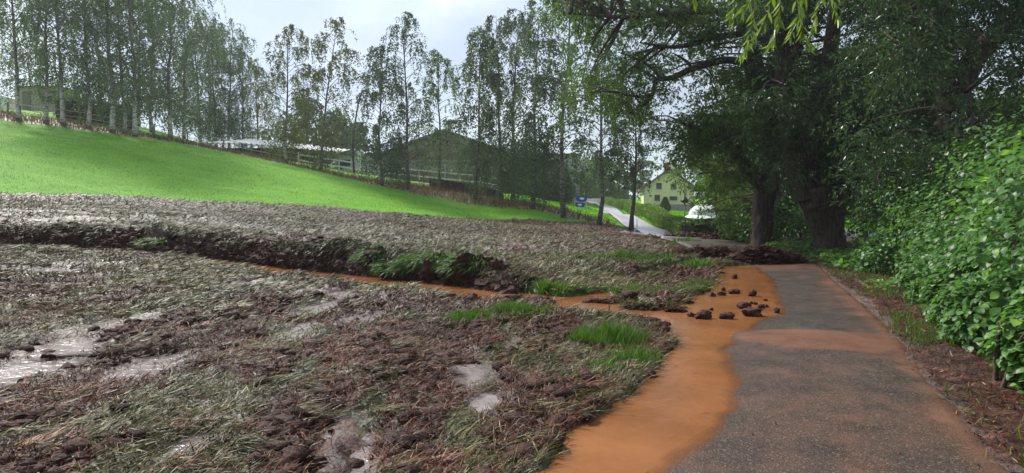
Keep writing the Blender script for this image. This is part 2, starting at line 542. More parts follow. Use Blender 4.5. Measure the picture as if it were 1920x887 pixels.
gx = axis([(-600, -200, 80), (-200, -60, 8), (-60, -30, .8), (-30, -9, .22), (-9, -5, .07), (-5, 4, .042), (4, 9, .08), (9, 20, .4), (20, 60, 2), (60, 200, 10), (200, 600, 80)])
gy = axis([(-8, 2, .8), (2, 3, .1), (3, 8, .042), (8, 13, .06), (13, 24, .10), (24, 55, .35), (55, 80, .7), (80, 140, 3), (140, 300, 12), (300, 1500, 150)])
GX, GY = np.meshgrid(gx, gy)
GZ = ground_h(GX, GY)
zm, zg, zd, zw = zones(GX, GY)
s_, a_, w_, p_ = ditch_coords(GX, GY)
bare = ((s_ > -1.0) & (s_ < .42)) * sstep(.04, .2, a_)          # raw soil in the ditch and on its bank
zm = np.maximum(zm, bare)
nx, ny = len(gx), len(gy)
idx = np.arange(nx * ny).reshape(ny, nx)
quads = np.stack([idx[:-1, :-1], idx[:-1, 1:], idx[1:, 1:], idx[1:, :-1]], -1).reshape(-1, 4)


def ground_mat():
    m, t = new_mat('flooded_field')
    L = t.links.new
    o = nd(t, 'ShaderNodeOutputMaterial')
    tcn = nd(t, 'ShaderNodeTexCoord')
    at = nd(t, 'ShaderNodeAttribute', attribute_name='zone')
    sep = nd(t, 'ShaderNodeSeparateColor')
    L(at.outputs['Color'], sep.inputs[0])

    def noise(sc, det=6, stretch=(1, 1, 1), rough=.62):
        mpn = nd(t, 'ShaderNodeMapping'); mpn.inputs['Scale'].default_value = stretch
        n = nd(t, 'ShaderNodeTexNoise', i_Scale=sc, i_Detail=det, i_Roughness=rough)
        L(tcn.outputs['Object'], mpn.inputs[0]); L(mpn.outputs[0], n.inputs['Vector'])
        return n.outputs['Fac']
    fine = noise(22, 6)
    mid = noise(3.2, 6, (1, .6, 1))
    streak = noise(9, 5, (.35, 1.6, 1))
    cm = ramp(t, [(0.28, (0.0096, 0.0025, 0.0014)), (0.45, (0.0299, 0.0084, 0.0041)), (0.58, (0.0629, 0.0201, 0.0102)), (0.75, (0.1258, 0.0524, 0.0308))])
    cf = ramp(t, [(0.28, (0.0132, 0.01, 0.0034)), (0.44, (0.0351, 0.0282, 0.009)), (0.56, (0.0657, 0.0524, 0.0191)), (0.72, (0.1406, 0.1139, 0.0555))])
    cg = ramp(t, [(0.25, (0.0509, 0.165, 0.0104)), (0.5, (0.1119, 0.2888, 0.0172)), (0.75, (0.1932, 0.3816, 0.0345))])
    cdry = ramp(t, [(.3, (.05, .035, .02)), (.5, (.16, .10, .045)), (.7, (.13, .14, .05))])
    L(streak, cm.inputs[0]); L(streak, cf.inputs[0]); L(mid, cdry.inputs[0])
    gm = nd(t, 'ShaderNodeMix', data_type='FLOAT', i_0=.5)
    big = noise(.5, 5, (.6, 1.5, 1))
    L(noise(6, 6, (1, .7, 1)), gm.inputs['A']); L(big, gm.inputs['B']); L(gm.outputs[0], cg.inputs[0])

    def mixc(a, b, f):
        n = nd(t, 'ShaderNodeMix', data_type='RGBA')
        L(a, n.inputs['A']); L(b, n.inputs['B']); L(f, n.inputs['Factor'])
        return n.outputs['Result']
    # mud mask sharpened with fine noise so that patches fray
    ma = nd(t, 'ShaderNodeMath', operation='ADD'); L(sep.outputs[0], ma.inputs[0])
    mb = nd(t, 'ShaderNodeMath', operation='MULTIPLY_ADD'); L(fine, mb.inputs[0]); mb.inputs[1].default_value = 1.1; mb.inputs[2].default_value = -.55
    L(mb.outputs[0], ma.inputs[1])
    ms = nd(t, 'ShaderNodeMapRange', interpolation_type='SMOOTHSTEP'); ms.inputs['From Min'].default_value = .3; ms.inputs['From Max'].default_value = .7
    L(ma.outputs[0], ms.inputs['Value'])
    c = mixc(cf.outputs[0], cm.outputs[0], ms.outputs[0])
    c = mixc(c, cdry.outputs[0], sep.outputs[2])
    c = mixc(c, cg.outputs[0], sep.outputs[1])
    # fine darkening of the pits between clods comes from the relief alone
    b = nd(t, 'ShaderNodeBsdfPrincipled')
    sg = nd(t, 'ShaderNodeMapRange'); sg.inputs['To Min'].default_value = .45; sg.inputs['To Max'].default_value = .08
    L(sep.outputs[1], sg.inputs['Value']); L(sg.outputs[0], b.inputs['Specular IOR Level'])
    L(c, b.inputs['Base Color'])
    # wet soil: gloss varies from satin to dull
    wr = nd(t, 'ShaderNodeMapRange'); wr.inputs['From Min'].default_value = .35; wr.inputs['From Max'].default_value = .65
    wr.inputs['To Min'].default_value = .28; wr.inputs['To Max'].default_value = .62
    L(fine, wr.inputs['Value'])
    rg = nd(t, 'ShaderNodeMix', data_type='FLOAT'); L(wr.outputs[0], rg.inputs['A']); rg.inputs['B'].default_value = .75
    L(sep.outputs[1], rg.inputs['Factor']); L(rg.outputs[0], b.inputs['Roughness'])
    b1 = nd(t, 'ShaderNodeBump', i_Strength=.8, i_Distance=.03); L(fine, b1.inputs['Height'])
    b2 = nd(t, 'ShaderNodeBump', i_Strength=.7, i_Distance=.06); L(streak, b2.inputs['Height']); L(b1.outputs[0], b2.inputs['Normal'])
    L(b2.outputs[0], b.inputs['Normal']); L(b.outputs[0], o.inputs['Surface'])
    return m


gme = np_mesh('ground', np.stack([GX, GY, GZ], -1), quads, ground_mat(), smooth=True, k=4, col=np.stack([zm, zg, zd, zw], -1).reshape(-1, 4))
tag(link('ground', gme), 'flooded sloping field of mud and flattened grass below a green meadow', kind='structure')
print('ground', nx * ny)


# ------------------------------------------------------------------ path, water, puddles
def offset_poly(line, w):
    T = np.gradient(line, axis=0); T /= np.linalg.norm(T, axis=1)[:, None]
    Nn = np.stack([T[:, 1], -T[:, 0]], -1)
    return line + Nn * w


def resample(line, st):
    d = np.r_[0, np.cumsum(np.linalg.norm(np.diff(line, axis=0), axis=1))]
    q = []
    pos = 0.0
    while pos < d[-1]:
        q.append(pos)
        pos += st(np.interp(pos, d, line[:, 1]))
    q = np.array(q)
    out_ = np.stack([np.interp(q, d, line[:, 0]), np.interp(q, d, line[:, 1])], -1)
    for _ in range(6):   # round the corners
        out_[1:-1] = (out_[:-2] + 2 * out_[1:-1] + out_[2:]) / 4
    return out_


pc = resample(CENTRE, lambda y: .12 if y < 25 else .8)
cols = np.linspace(-1.5, 1.42, 36)
wfar = np.interp(pc[:, 1], [30, 45, 90, 150], [1.0, .85, .75, .7])[:, None]
PX = np.stack([offset_poly(pc, 1.0) * wfar * w + pc * (1 - wfar * w) for w in cols], 1)
rag = .10 * fbm(PX[:, -1, 0] * 2.3, PX[:, -1, 1] * 2.3, 8, 3)
PX[:, -1, 0] += rag; PX[:, -2, 0] += rag * .5
PZ = path_z(PX[..., 0], PX[..., 1])
# the skin of the path turns down at both sides
PZ[:, 0] -= .09; PZ[:, -1] -= .07
far = PX[:, :1, 1] > 19
n0, n1 = PX.shape[:2]
pi = np.arange(n0 * n1).reshape(n0, n1)
pq = np.stack([pi[:-1, :-1], pi[:-1, 1:], pi[1:, 1:], pi[1:, :-1]], -1).reshape(-1, 4)
# orange silt left on the asphalt: right rim, the fan across the middle and faint streaks
u = np.broadcast_to((cols[None] + 1.5) / 2.92, (n0, n1))
yy = PX[..., 1]; xx = PX[..., 0]
silt = .62 * sstep(.80, .98, u + .08 * fbm(xx * 1.2, yy * .8, 12, 3)) * (yy < 20)
fan = sstep(1.25, .8, np.sqrt(((xx - 3.75) / .95) ** 2 + ((yy - 7.75 + .25 * (xx - 3.75)) / .62) ** 2) + .25 * fbm(xx * 2, yy * 2, 19, 3))
silt = np.maximum(silt, 1.15 * fan)
silt = np.maximum(silt, .42 * np.exp(-((xx - 2.15 - .28 * (yy - 4)) / .28) ** 2) * sstep(7, 4.5, yy))
silt = np.maximum(silt, .34 * sstep(-.1, .5, fbm(xx * .9, yy * .4, 14, 4)))
silt = np.maximum(silt, .7 * sstep(15.5, 18, yy) * (yy < 22))
PZ = PZ + .022 * fan * (1 + .5 * fbm(xx * 3, yy * 3, 29, 3))
wet_sky_sheen = np.where(yy > 34, np.clip(.9 + .6 * fbm(xx * .7, yy * .25, 15, 3), .35, 1), 0.0)  # wet far stretch; also carries the sky's sheen painted into its base colour


def asphalt_mat():
    m, t = new_mat('wet_asphalt')
    L = t.links.new
    o = nd(t, 'ShaderNodeOutputMaterial'); tcn = nd(t, 'ShaderNodeTexCoord')
    at = nd(t, 'ShaderNodeAttribute', attribute_name='zone'); sep = nd(t, 'ShaderNodeSeparateColor'); L(at.outputs['Color'], sep.inputs[0])
    vo = nd(t, 'ShaderNodeTexVoronoi', i_Scale=85.0); L(tcn.outputs['Object'], vo.inputs['Vector'])
    n1 = nd(t, 'ShaderNodeTexNoise', i_Scale=2.0, i_Detail=9.0, i_Roughness=.72); L(tcn.outputs['Object'], n1.inputs['Vector'])
    n2 = nd(t, 'ShaderNodeTexNoise', i_Scale=120.0, i_Detail=3.0); L(tcn.outputs['Object'], n2.inputs['Vector'])
    sp = nd(t, 'ShaderNodeSeparateColor'); L(vo.outputs['Color'], sp.inputs[0])
    ca = ramp(t, [(0, (0.0127, 0.0092, 0.0066)), (0.5, (0.0254, 0.0185, 0.0127)), (0.82, (0.04, 0.0295, 0.0205)), (0.93, (0.0781, 0.0601, 0.043)), (1, (0.127, 0.1016, 0.0737))]); L(sp.outputs[0], ca.inputs[0])
    # silt fills the pits first
    cs = ramp(t, [(0.3, (0.0962, 0.0365, 0.0173)), (0.7, (0.1406, 0.0608, 0.031))]); L(n1.outputs['Fac'], cs.inputs[0])
    a = nd(t, 'ShaderNodeMath', operation='MULTIPLY_ADD'); L(n1.outputs['Fac'], a.inputs[0]); a.inputs[1].default_value = .9; a.inputs[2].default_value = -.47
    b_ = nd(t, 'ShaderNodeMath', operation='MULTIPLY_ADD'); L(n2.outputs['Fac'], b_.inputs[0]); b_.inputs[1].default_value = .9; L(a.outputs[0], b_.inputs[2])
    c_ = nd(t, 'ShaderNodeMath', operation='ADD'); L(sep.outputs[0], c_.inputs[0]); L(b_.outputs[0], c_.inputs[1])
    ms = nd(t, 'ShaderNodeMapRange', interpolation_type='SMOOTHSTEP'); ms.inputs['From Min'].default_value = .5; ms.inputs['From Max'].default_value = 1.25; ms.inputs['To Max'].default_value = .92
    L(c_.outputs[0], ms.inputs['Value'])
    mx = nd(t, 'ShaderNodeMix', data_type='RGBA'); L(ca.outputs[0], mx.inputs['A']); L(cs.outputs[0], mx.inputs['B']); L(ms.outputs[0], mx.inputs['Factor'])
    pale = nd(t, 'ShaderNodeMix', data_type='RGBA'); L(mx.outputs['Result'], pale.inputs['A']); pale.inputs['B'].default_value = (.40, .375, .385, 1); L(sep.outputs[1], pale.inputs['Factor'])  # pale base colour stands in for sky reflected on the far path
    b = nd(t, 'ShaderNodeBsdfPrincipled'); L(pale.outputs['Result'], b.inputs['Base Color'])
    b.inputs['Specular IOR Level'].default_value = .38
    mr = nd(t, 'ShaderNodeMapRange'); mr.inputs['From Min'].default_value = .35; mr.inputs['From Max'].default_value = .65; mr.inputs['To Min'].default_value = .45; mr.inputs['To Max'].default_value = .7
    L(n1.outputs['Fac'], mr.inputs['Value'])
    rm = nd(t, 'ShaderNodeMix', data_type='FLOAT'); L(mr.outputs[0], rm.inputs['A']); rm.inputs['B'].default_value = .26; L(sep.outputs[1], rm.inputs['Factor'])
    L(rm.outputs[0], b.inputs['Roughness'])
    bst = nd(t, 'ShaderNodeMath', operation='MULTIPLY_ADD'); L(sep.outputs[1], bst.inputs[0]); bst.inputs[1].default_value = -.5; bst.inputs[2].default_value = .55
    bp = nd(t, 'ShaderNodeBump', i_Distance=.006); L(bst.outputs[0], bp.inputs['Strength']); L(vo.outputs['Distance'], bp.inputs['Height'])
    bp.invert = True
    L(bp.outputs[0], b.inputs['Normal']); L(b.outputs[0], o.inputs['Surface'])
    return m


pcol = np.stack([silt, wet_sky_sheen, 0 * silt, 0 * silt + 1], -1).reshape(-1, 4)
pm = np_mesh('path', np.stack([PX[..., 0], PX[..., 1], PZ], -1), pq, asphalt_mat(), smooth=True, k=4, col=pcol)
tag(link('path', pm), 'wet asphalt footpath stained with orange silt, running up past the hedge', kind='structure')


def water_mat(name, c0, c1, rough=.06, bump=.12, sc=5, alpha_attr=True, spec=.5, bscale2=38):
    m, t = new_mat(name)
    L = t.links.new
    o = nd(t, 'ShaderNodeOutputMaterial'); tcn = nd(t, 'ShaderNodeTexCoord')
    n1 = nd(t, 'ShaderNodeTexNoise', i_Scale=1.3, i_Detail=5.0); L(tcn.outputs['Object'], n1.inputs['Vector'])
    n2 = nd(t, 'ShaderNodeTexNoise', i_Scale=sc, i_Detail=3.0); L(tcn.outputs['Object'], n2.inputs['Vector'])
    n3 = nd(t, 'ShaderNodeTexNoise', i_Scale=bscale2, i_Detail=2.0); L(tcn.outputs['Object'], n3.inputs['Vector'])
    cr = ramp(t, [(.35, c0), (.65, c1)]); L(n1.outputs['Fac'], cr.inputs[0])
    b = nd(t, 'ShaderNodeBsdfPrincipled', i_Roughness=rough); b.inputs['Specular IOR Level'].default_value = spec; b.inputs['IOR'].default_value = 1.33
    L(cr.outputs[0], b.inputs['Base Color'])
    b1 = nd(t, 'ShaderNodeBump', i_Strength=bump, i_Distance=.05); L(n2.outputs['Fac'], b1.inputs['Height'])
    b2 = nd(t, 'ShaderNodeBump', i_Strength=bump * .8, i_Distance=.012); L(n3.outputs['Fac'], b2.inputs['Height']); L(b1.outputs[0], b2.inputs['Normal'])
    L(b2.outputs[0], b.inputs['Normal'])
    if alpha_attr:
        at = nd(t, 'ShaderNodeAttribute', attribute_name='tint')
        L(at.outputs['Fac'], b.inputs['Alpha'])
    L(b.outputs[0], o.inputs['Surface'])
    return m


muddy = water_mat('muddy_water', (.180, .072, .026), (.255, .106, .042), spec=.35, rough=.09, bump=.13, sc=9, bscale2=70)
wx = axis([(-1.6, 8.2, .06)]); wy = axis([(0.5, 18.7, .07)])
WX, WY = np.meshgrid(wx, wy)
dW, inW = poly_dist(WX, WY, WPOLY)
xe = np.interp(WY, XE[:, 0], XE[:, 1])
keep = (inW | (dW < .22)) & (WX < xe + .9)
depth = 0.0 - path_z_near(WX, WY)
onpath = WX > (np.interp(WY, CENTRE[:, 1], CENTRE[:, 0]) - 1.55)
alpha = np.where(onpath, np.clip((depth + .0015) / .006, 0, 1), 1.0)
wi = np.arange(WX.size).reshape(WX.shape)
wq = np.stack([wi[:-1, :-1], wi[:-1, 1:], wi[1:, 1:], wi[1:, :-1]], -1)
kq = keep[:-1, :-1] & keep[1:, :-1] & keep[:-1, 1:] & keep[1:, 1:]
wm = np_mesh('floodwater', np.stack([WX, WY, 0 * WX], -1), wq[kq], muddy, smooth=True, k=4, tint=alpha.ravel())
tag(link('floodwater', wm), 'opaque orange floodwater covering the left half of the path', kind='structure')

# water in the ditch, following its fall
dl = resample(DITCH, lambda y: .2)
sw, aw, ww, pw = ditch_coords(dl[:, 0], dl[:, 1])
dcols = np.linspace(-.12, 1.0, 7)
ww = np.interp(np.arange(len(dl)), np.linspace(0, len(dl) - 1, len(DITCH_W)), DITCH_W) + .25
DX = np.stack([np.stack([offset_poly(dl, 1.0) - dl], 0)[0] * (dc * ww)[:, None] + dl for dc in dcols], 1)
zb = base_h(dl[:, 0], dl[:, 1]) - .085
zb = np.minimum.accumulate(zb); zb = np.maximum(zb, .0)
for _ in range(10): zb[1:-1] = (zb[:-2] + zb[1:-1] * 2 + zb[2:]) / 4
DZ = np.repeat(zb[:, None], len(dcols), 1) + .003
di = np.arange(DX.shape[0] * DX.shape[1]).reshape(DX.shape[:2])
dq = np.stack([di[:-1, :-1], di[1:, :-1], di[1:, 1:], di[:-1, 1:]], -1).reshape(-1, 4)
dm = np_mesh('ditch_water', np.concatenate([DX, DZ[..., None]], -1), dq, muddy, smooth=True, k=4, tint=np.ones(DX.shape[0] * DX.shape[1]))
tag(link('ditch_water', dm), 'thin orange stream in the ditch below the torn bank', kind='structure')

film = water_mat('puddle_film', (.17, .135, .12), (.27, .23, .22), rough=.2, bump=.6, sc=7, bscale2=45, spec=.9)
for (cx, cy, rx, ry, an) in PUD:
    k, nr = 36, 9
    a = np.arange(k) / k * 2 * math.pi
    rr = 1.25 * (1 + .35 * fbm(np.cos(a) * 1.6 + cx, np.sin(a) * 1.6 + cy, 21, 3))
    q = np.linspace(0, 1, nr)[:, None]
    uu, vv = np.cos(a) * rx * rr * q, np.sin(a) * ry * rr * q
    c, s0 = math.cos(an), math.sin(an)
    X = cx + uu * c + vv * s0; Y = cy - uu * s0 + vv * c
    Z = base_h(X, Y) + step_h(X, Y) - .045
    al = np.clip((1 - q) * 2.0 + 1.6 * fbm(X * 3.4, Y * 2.4, 23, 4) - .12, 0, 1) * (q < .99)
    gi = np.arange(k * nr).reshape(nr, k)
    Fc = np.stack([gi[:-1], np.roll(gi[:-1], -1, 1), np.roll(gi[1:], -1, 1), gi[1:]], -1).reshape(-1, 4)
    tag(link('puddle', np_mesh('puddle', np.stack([X, Y, Z], -1), Fc, film, smooth=True, k=4, tint=al.ravel())), kind='structure', label='pale shallow puddle between ridges of mud in the field')

# ------------------------------------------------------------------ bark and leaf materials
def birch_bark():
    m, t = new_mat('birch_bark')
    L = t.links.new
    o = nd(t, 'ShaderNodeOutputMaterial'); tcn = nd(t, 'ShaderNodeTexCoord')
    mpn = nd(t, 'ShaderNodeMapping'); mpn.inputs['Scale'].default_value = (1.2, 1.2, 3.2)
    n1 = nd(t, 'ShaderNodeTexNoise', i_Scale=1.7, i_Detail=5.0, i_Roughness=.7)
    L(tcn.outputs['Object'], mpn.inputs[0]); L(mpn.outputs[0], n1.inputs['Vector'])
    cr = ramp(t, [(.36, (.03, .028, .025)), (.43, (.25, .23, .21)), (.50, (.60, .58, .55)), (.7, (.75, .73, .70))])
    L(n1.outputs['Fac'], cr.inputs[0])
    sx = nd(t, 'ShaderNodeSeparateXYZ'); L(tcn.outputs['Object'], sx.inputs[0])
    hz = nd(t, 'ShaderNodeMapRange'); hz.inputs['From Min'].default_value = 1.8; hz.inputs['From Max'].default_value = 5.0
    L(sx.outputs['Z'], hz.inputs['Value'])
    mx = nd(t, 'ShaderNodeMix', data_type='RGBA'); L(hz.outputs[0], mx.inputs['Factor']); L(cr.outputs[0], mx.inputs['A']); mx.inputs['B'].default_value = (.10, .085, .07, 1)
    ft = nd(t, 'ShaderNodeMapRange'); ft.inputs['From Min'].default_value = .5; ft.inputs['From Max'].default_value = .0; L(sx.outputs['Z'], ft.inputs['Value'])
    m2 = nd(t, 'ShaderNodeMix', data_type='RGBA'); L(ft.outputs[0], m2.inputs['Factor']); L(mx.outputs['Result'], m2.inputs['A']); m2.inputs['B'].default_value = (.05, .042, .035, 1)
    b = nd(t, 'ShaderNodeBsdfPrincipled', i_Roughness=.8); L(m2.outputs['Result'], b.inputs['Base Color'])
    bp = nd(t, 'ShaderNodeBump', i_Strength=.4, i_Distance=.03); L(n1.outputs['Fac'], bp.inputs['Height']); L(bp.outputs[0], b.inputs['Normal'])
    L(b.outputs[0], o.inputs['Surface'])
    return m


BIRCH = birch_bark()
DARKBARK = rough_mat('dark_bark', [(.3, (.020, .016, .013)), (.5, (.055, .043, .034)), (.7, (.115, .092, .072))], scale=5, rough=(.7, .95), bump=.9, bscale=14, stretch=(3, 3, .5))
GREYBARK = rough_mat('grey_bark', [(.3, (.035, .03, .026)), (.7, (.10, .09, .078))], scale=6, bump=.6, bscale=18, stretch=(2, 2, .6))
BIRCHD = rough_mat('shaded_birch_bark', [(.36, (.03, .028, .025)), (.5, (.13, .12, .105)), (.65, (.27, .255, .235))], scale=2, bump=.4, bscale=10, stretch=(1.2, 1.2, 3))  # backlit shade of the middle trunks is put into the bark colour
LB_GREY = leaf_mat('birch_leaves_grey_green', [(0, (0.049, 0.0941, 0.0365)), (0.5, (0.0817, 0.1434, 0.0549)), (1, (0.1389, 0.2061, 0.0804))], trans=.45)
LB_DARK = leaf_mat('birch_leaves_dark', [(0, (0.0387, 0.068, 0.0324)), (0.5, (0.0645, 0.1056, 0.047)), (1, (0.1075, 0.1515, 0.0688))], trans=.4)
LB_YEL = leaf_mat('birch_leaves_yellow_green', [(0, (0.0595, 0.0808, 0.0238)), (0.5, (0.0978, 0.1275, 0.034)), (1, (0.1615, 0.1785, 0.0595))], trans=.38)
LW_DARK = leaf_mat('willow_leaves_dark', [(0, (0.0232, 0.051, 0.0187)), (0.5, (0.0411, 0.0836, 0.0306)), (1, (0.0759, 0.1275, 0.0527))], trans=.34, rough=.38)
LW_MID = leaf_mat('willow_leaves', [(0, (0.0444, 0.0969, 0.0239)), (0.5, (0.0793, 0.1553, 0.0368)), (1, (0.1375, 0.2236, 0.057))], trans=.42, rough=.4)
L_BRIGHT = leaf_mat('fresh_leaves', [(0, (.055, .12, .022)), (.5, (.095, .19, .032)), (1, (.18, .29, .06))], trans=.4)
L_HEDGE = leaf_mat('hedge_leaves', [(0, (0.0625, 0.126, 0.022)), (0.5, (0.1125, 0.21, 0.033)), (1, (0.2125, 0.308, 0.066))], trans=.3)
L_CON = leaf_mat('conifer_green', [(0, (.02, .06, .018)), (1, (.06, .13, .035))], trans=.15)


# ------------------------------------------------------------------ trees
def catmull(pts, n):
    pts = np.asarray(pts, float)
    if len(pts) < 3:
        t = np.linspace(0, 1, n)[:, None]
        return pts[0] * (1 - t) + pts[-1] * t
    Q = np.vstack([2 * pts[0] - pts[1], pts, 2 * pts[-1] - pts[-2]])
    ts = np.linspace(0, len(pts) - 1 - 1e-6, n)
    i = ts.astype(int); t = (ts - i)[:, None]
    p0, p1, p2, p3 = Q[i], Q[i + 1], Q[i + 2], Q[i + 3]
    return .5 * (2 * p1 + (p2 - p0) * t + (2 * p0 - 5 * p1 + 4 * p2 - p3) * t * t + (3 * p1 - p0 - 3 * p2 + p3) * t ** 3)


def ridged_tube(mb, pts, rad, n=18, m=24, ridge=.10, flare=0.0, twist=1.0, seed=0):
    c = catmull(pts, m)
    r = np.interp(np.linspace(0, 1, m), np.linspace(0, 1, len(rad)), rad)
    T = np.gradient(c, axis=0); T = norm(T)
    A = norm(np.cross(T, np.array([0.0, 1.0, 0.02]))); B = np.cross(T, A)
    an = np.arange(n) / n * 2 * math.pi
    tt = np.linspace(0, 1, m)[:, None]
    wob = fbm(an[None] * 1.5 + twist * tt * 3 + seed, np.cos(an)[None] * 2 + tt * 2.5, seed, 3)
    rid = np.abs(((an[None] * n / (2 * math.pi) * .5 + twist * tt * 2 + 1.2 * wob) % 1) - .5) * 2
    rr = r[:, None] * (1 + ridge * (rid - .5) + ridge * 1.3 * wob)
    rr = rr * (1 + flare * np.exp(-tt * 9) * (1 + .5 * np.cos(an * 5 + seed)[None]))
    V = c[:, None] + rr[..., None] * (np.cos(an)[None, :, None] * A[:, None] + np.sin(an)[None, :, None] * B[:, None])
    Fc = [(i * n + j, i * n + (j + 1) % n, (i + 1) * n + (j + 1) % n, (i + 1) * n + j) for i in range(m - 1) for j in range(n)]
    Fc.append(tuple(range((m - 1) * n, m * n)))
    mb.add(V.reshape(-1, 3), Fc)


def birch(seed, h, spread=.18, base=.18, dens=1.0, lean=(0, 0), leafmat=LB_GREY, low=0.0, r0=None, hang=1.2, leaf=.15, bark=None):
    """slender birch with pendulous twigs: meshes of trunk, limbs and crown"""
    rg = np.random.default_rng(seed)
    r0 = r0 or h * .0105
    n = 9
    t = np.linspace(0, 1, n)
    wob = np.cumsum(rg.normal(0, .012, (n, 2)), axis=0) * h * .5
    wob -= wob[0]
    tp = np.stack([lean[0] * h * t ** 1.3 + wob[:, 0], lean[1] * h * t ** 1.3 + wob[:, 1], t * h], -1)
    tp[0, 2] = -.25
    tr = MB(); tr.tube(tp, r0 * (1 - t * .93) * np.where(t < .02, 1.35, 1), n=8)
    lb = MB()
    LP, LD = [], []
    nb = int(34 * dens + h)
    for k in range(nb):
        s = base + (1 - base) * ((k + rg.random()) / nb) ** .9
        zz = (s - base) / (1 - base)
        prof = (.30 + 1.0 * np.sin(np.clip(zz * .92 + .10, 0, 1) * math.pi) ** .75) * (1.08 - .25 * zz)
        Lb = h * spread * prof * rg.uniform(.6, 1.25)
        az = k * 2.4 + rg.normal(0, .5)
        p0 = np.array([np.interp(s, t, tp[:, i]) for i in range(3)])
        up = rg.uniform(.45, 1.25) + .35 * s
        hd = np.array([math.cos(az), math.sin(az), 0])
        q = np.linspace(0, 1, 5)
        bp = p0 + hd * (Lb * q)[:, None] + np.array([0, 0, 1]) * (Lb * up * (q - .75 * q * q * 1.1))[:, None]
        lb.tube(bp, r0 * .30 * (1 - s * .6) * (1 - .85 * q), n=4, cap=False)
        ns = max(2, int((5 + 6 * Lb / (h * spread)) * rg.choice([.35, .8, 1.2, 1.7])))
        for j in range(ns):
            u = rg.uniform(.25, 1.02)
            st = np.array([np.interp(u, q, bp[:, i]) for i in range(3)])
            Ls = hang * rg.uniform(.5, 1.35) * h * .085 * (1.2 - .5 * s)
            m_ = int(9 + 15 * rg.random())
            v = np.sort(rg.random(m_))
            kick = hd * rg.uniform(.0, .5) + rg.normal(0, .22, 3) * np.array([1, 1, .3])
            pos = st + kick * (Ls * (v - .45 * v * v))[:, None] + np.array([0, 0, -1]) * (Ls * v ** 1.6)[:, None] + rg.normal(0, .07, (m_, 3))
            LP.append(pos)
    if low > 0:   # dense low skirt of shoots around the lower trunk
        for k in range(int(60 * low)):
            s = rg.uniform(.06, .34)
            p0 = np.array([np.interp(s, t, tp[:, i]) for i in range(3)])
            az = rg.uniform(0, 6.3); Lb = h * rg.uniform(.03, .15) * low ** .3
            st = p0 + np.array([math.cos(az), math.sin(az), .25]) * Lb
            m_ = int(22 + 22 * rg.random()); v = rg.random(m_)
            LP.append(st + rg.normal(0, .28, (m_, 3)) + np.array([0, 0, -1]) * (v * h * .07)[:, None])
    pos = np.concatenate(LP)
    N = len(pos)
    fwd = rg.normal(0, .45, (N, 3)) + np.array([0, 0, -1])
    up_ = norm(rg.normal(0, 1, (N, 3)) + np.array([0, 0, .3]))
    sc = leaf * rg.uniform(.7, 1.35, N)
    V, Fc, tt = scatter(LEAF2[0] * np.array([.8, 1, 1]), LEAF2[1], pos, fwd, up_, sc, np.clip(rg.normal(.45, .22, N), 0, 1))
    return tr.mesh('trunk', bark or BIRCH, True), lb.mesh('limbs', GREYBARK, True), np_mesh('crown', V, Fc, leafmat, tint=tt), N


def leafy(subc, nspray, nleaf, rg, leaf_l, leaf_w, spray_l=.55, droop=.5, flat=.75, out_c=None):
    """leaves on sprays around sub-clump centres (n,4): x, y, z, radius"""
    n = len(subc)
    C = np.repeat(subc, nspray, 0)
    d = rdir(len(C), rg); rr = rg.random(len(C)) ** .45
    sp = C[:, :3] + d * (C[:, 3] * rr)[:, None] * np.array([1, 1, flat])
    sd = norm(d * np.array([1, 1, .4]) + rg.normal(0, .35, (len(C), 3)) - np.array([0, 0, droop]))
    S = np.repeat(sp, nleaf, 0); SD = np.repeat(sd, nleaf, 0)
    v = rg.random(len(S))
    side = norm(rg.normal(0, 1, (len(S), 3)))
    pos = S + SD * (v * spray_l)[:, None] + side * .035 - np.array([0, 0, 1]) * (droop * .35 * v * v * spray_l)[:, None]
    fwd = SD + side * .9 - np.array([0, 0, .22])
    up = norm(rg.normal(0, .6, (len(S), 3)) + np.array([0, 0, 1]))
    k = rg.uniform(.7, 1.3, len(S))
    sc = np.stack([leaf_w * k, leaf_l * k, leaf_l * k], -1)
    clump_t = np.repeat(rg.normal(0, .14, n), nspray * nleaf)
    tint = np.clip(.45 + clump_t + rg.normal(0, .17, len(S)), 0, 1)
    return pos, fwd, up, sc, tint, sp


def px_clumps(poly, D0, D1, n, rg, rad=(.6, 1.0), holes=(), bow=0.0):
    """sub-clumps inside an outline seen in the photograph, spread through the crown's real depth"""
    poly = np.asarray(poly, float)
    lo, hi = poly.min(0), poly.max(0)
    out_ = []
    while len(out_) < n:
        q = lo + (hi - lo) * rg.random(2)
        _, ins = poly_dist(np.array([q[0]]), np.array([q[1]]), poly)
        if not ins[0]: continue
        if any((q[0] - hx) ** 2 + (q[1] - hy) ** 2 < hr * hr and rg.random() < .93 for hx, hy, hr in holes): continue
        D = rg.uniform(D0, D1)
        p = P(q[0], q[1], D)
        if p[2] < .3: continue
        out_.append((*p, rg.uniform(*rad)))
    return np.array(out_)


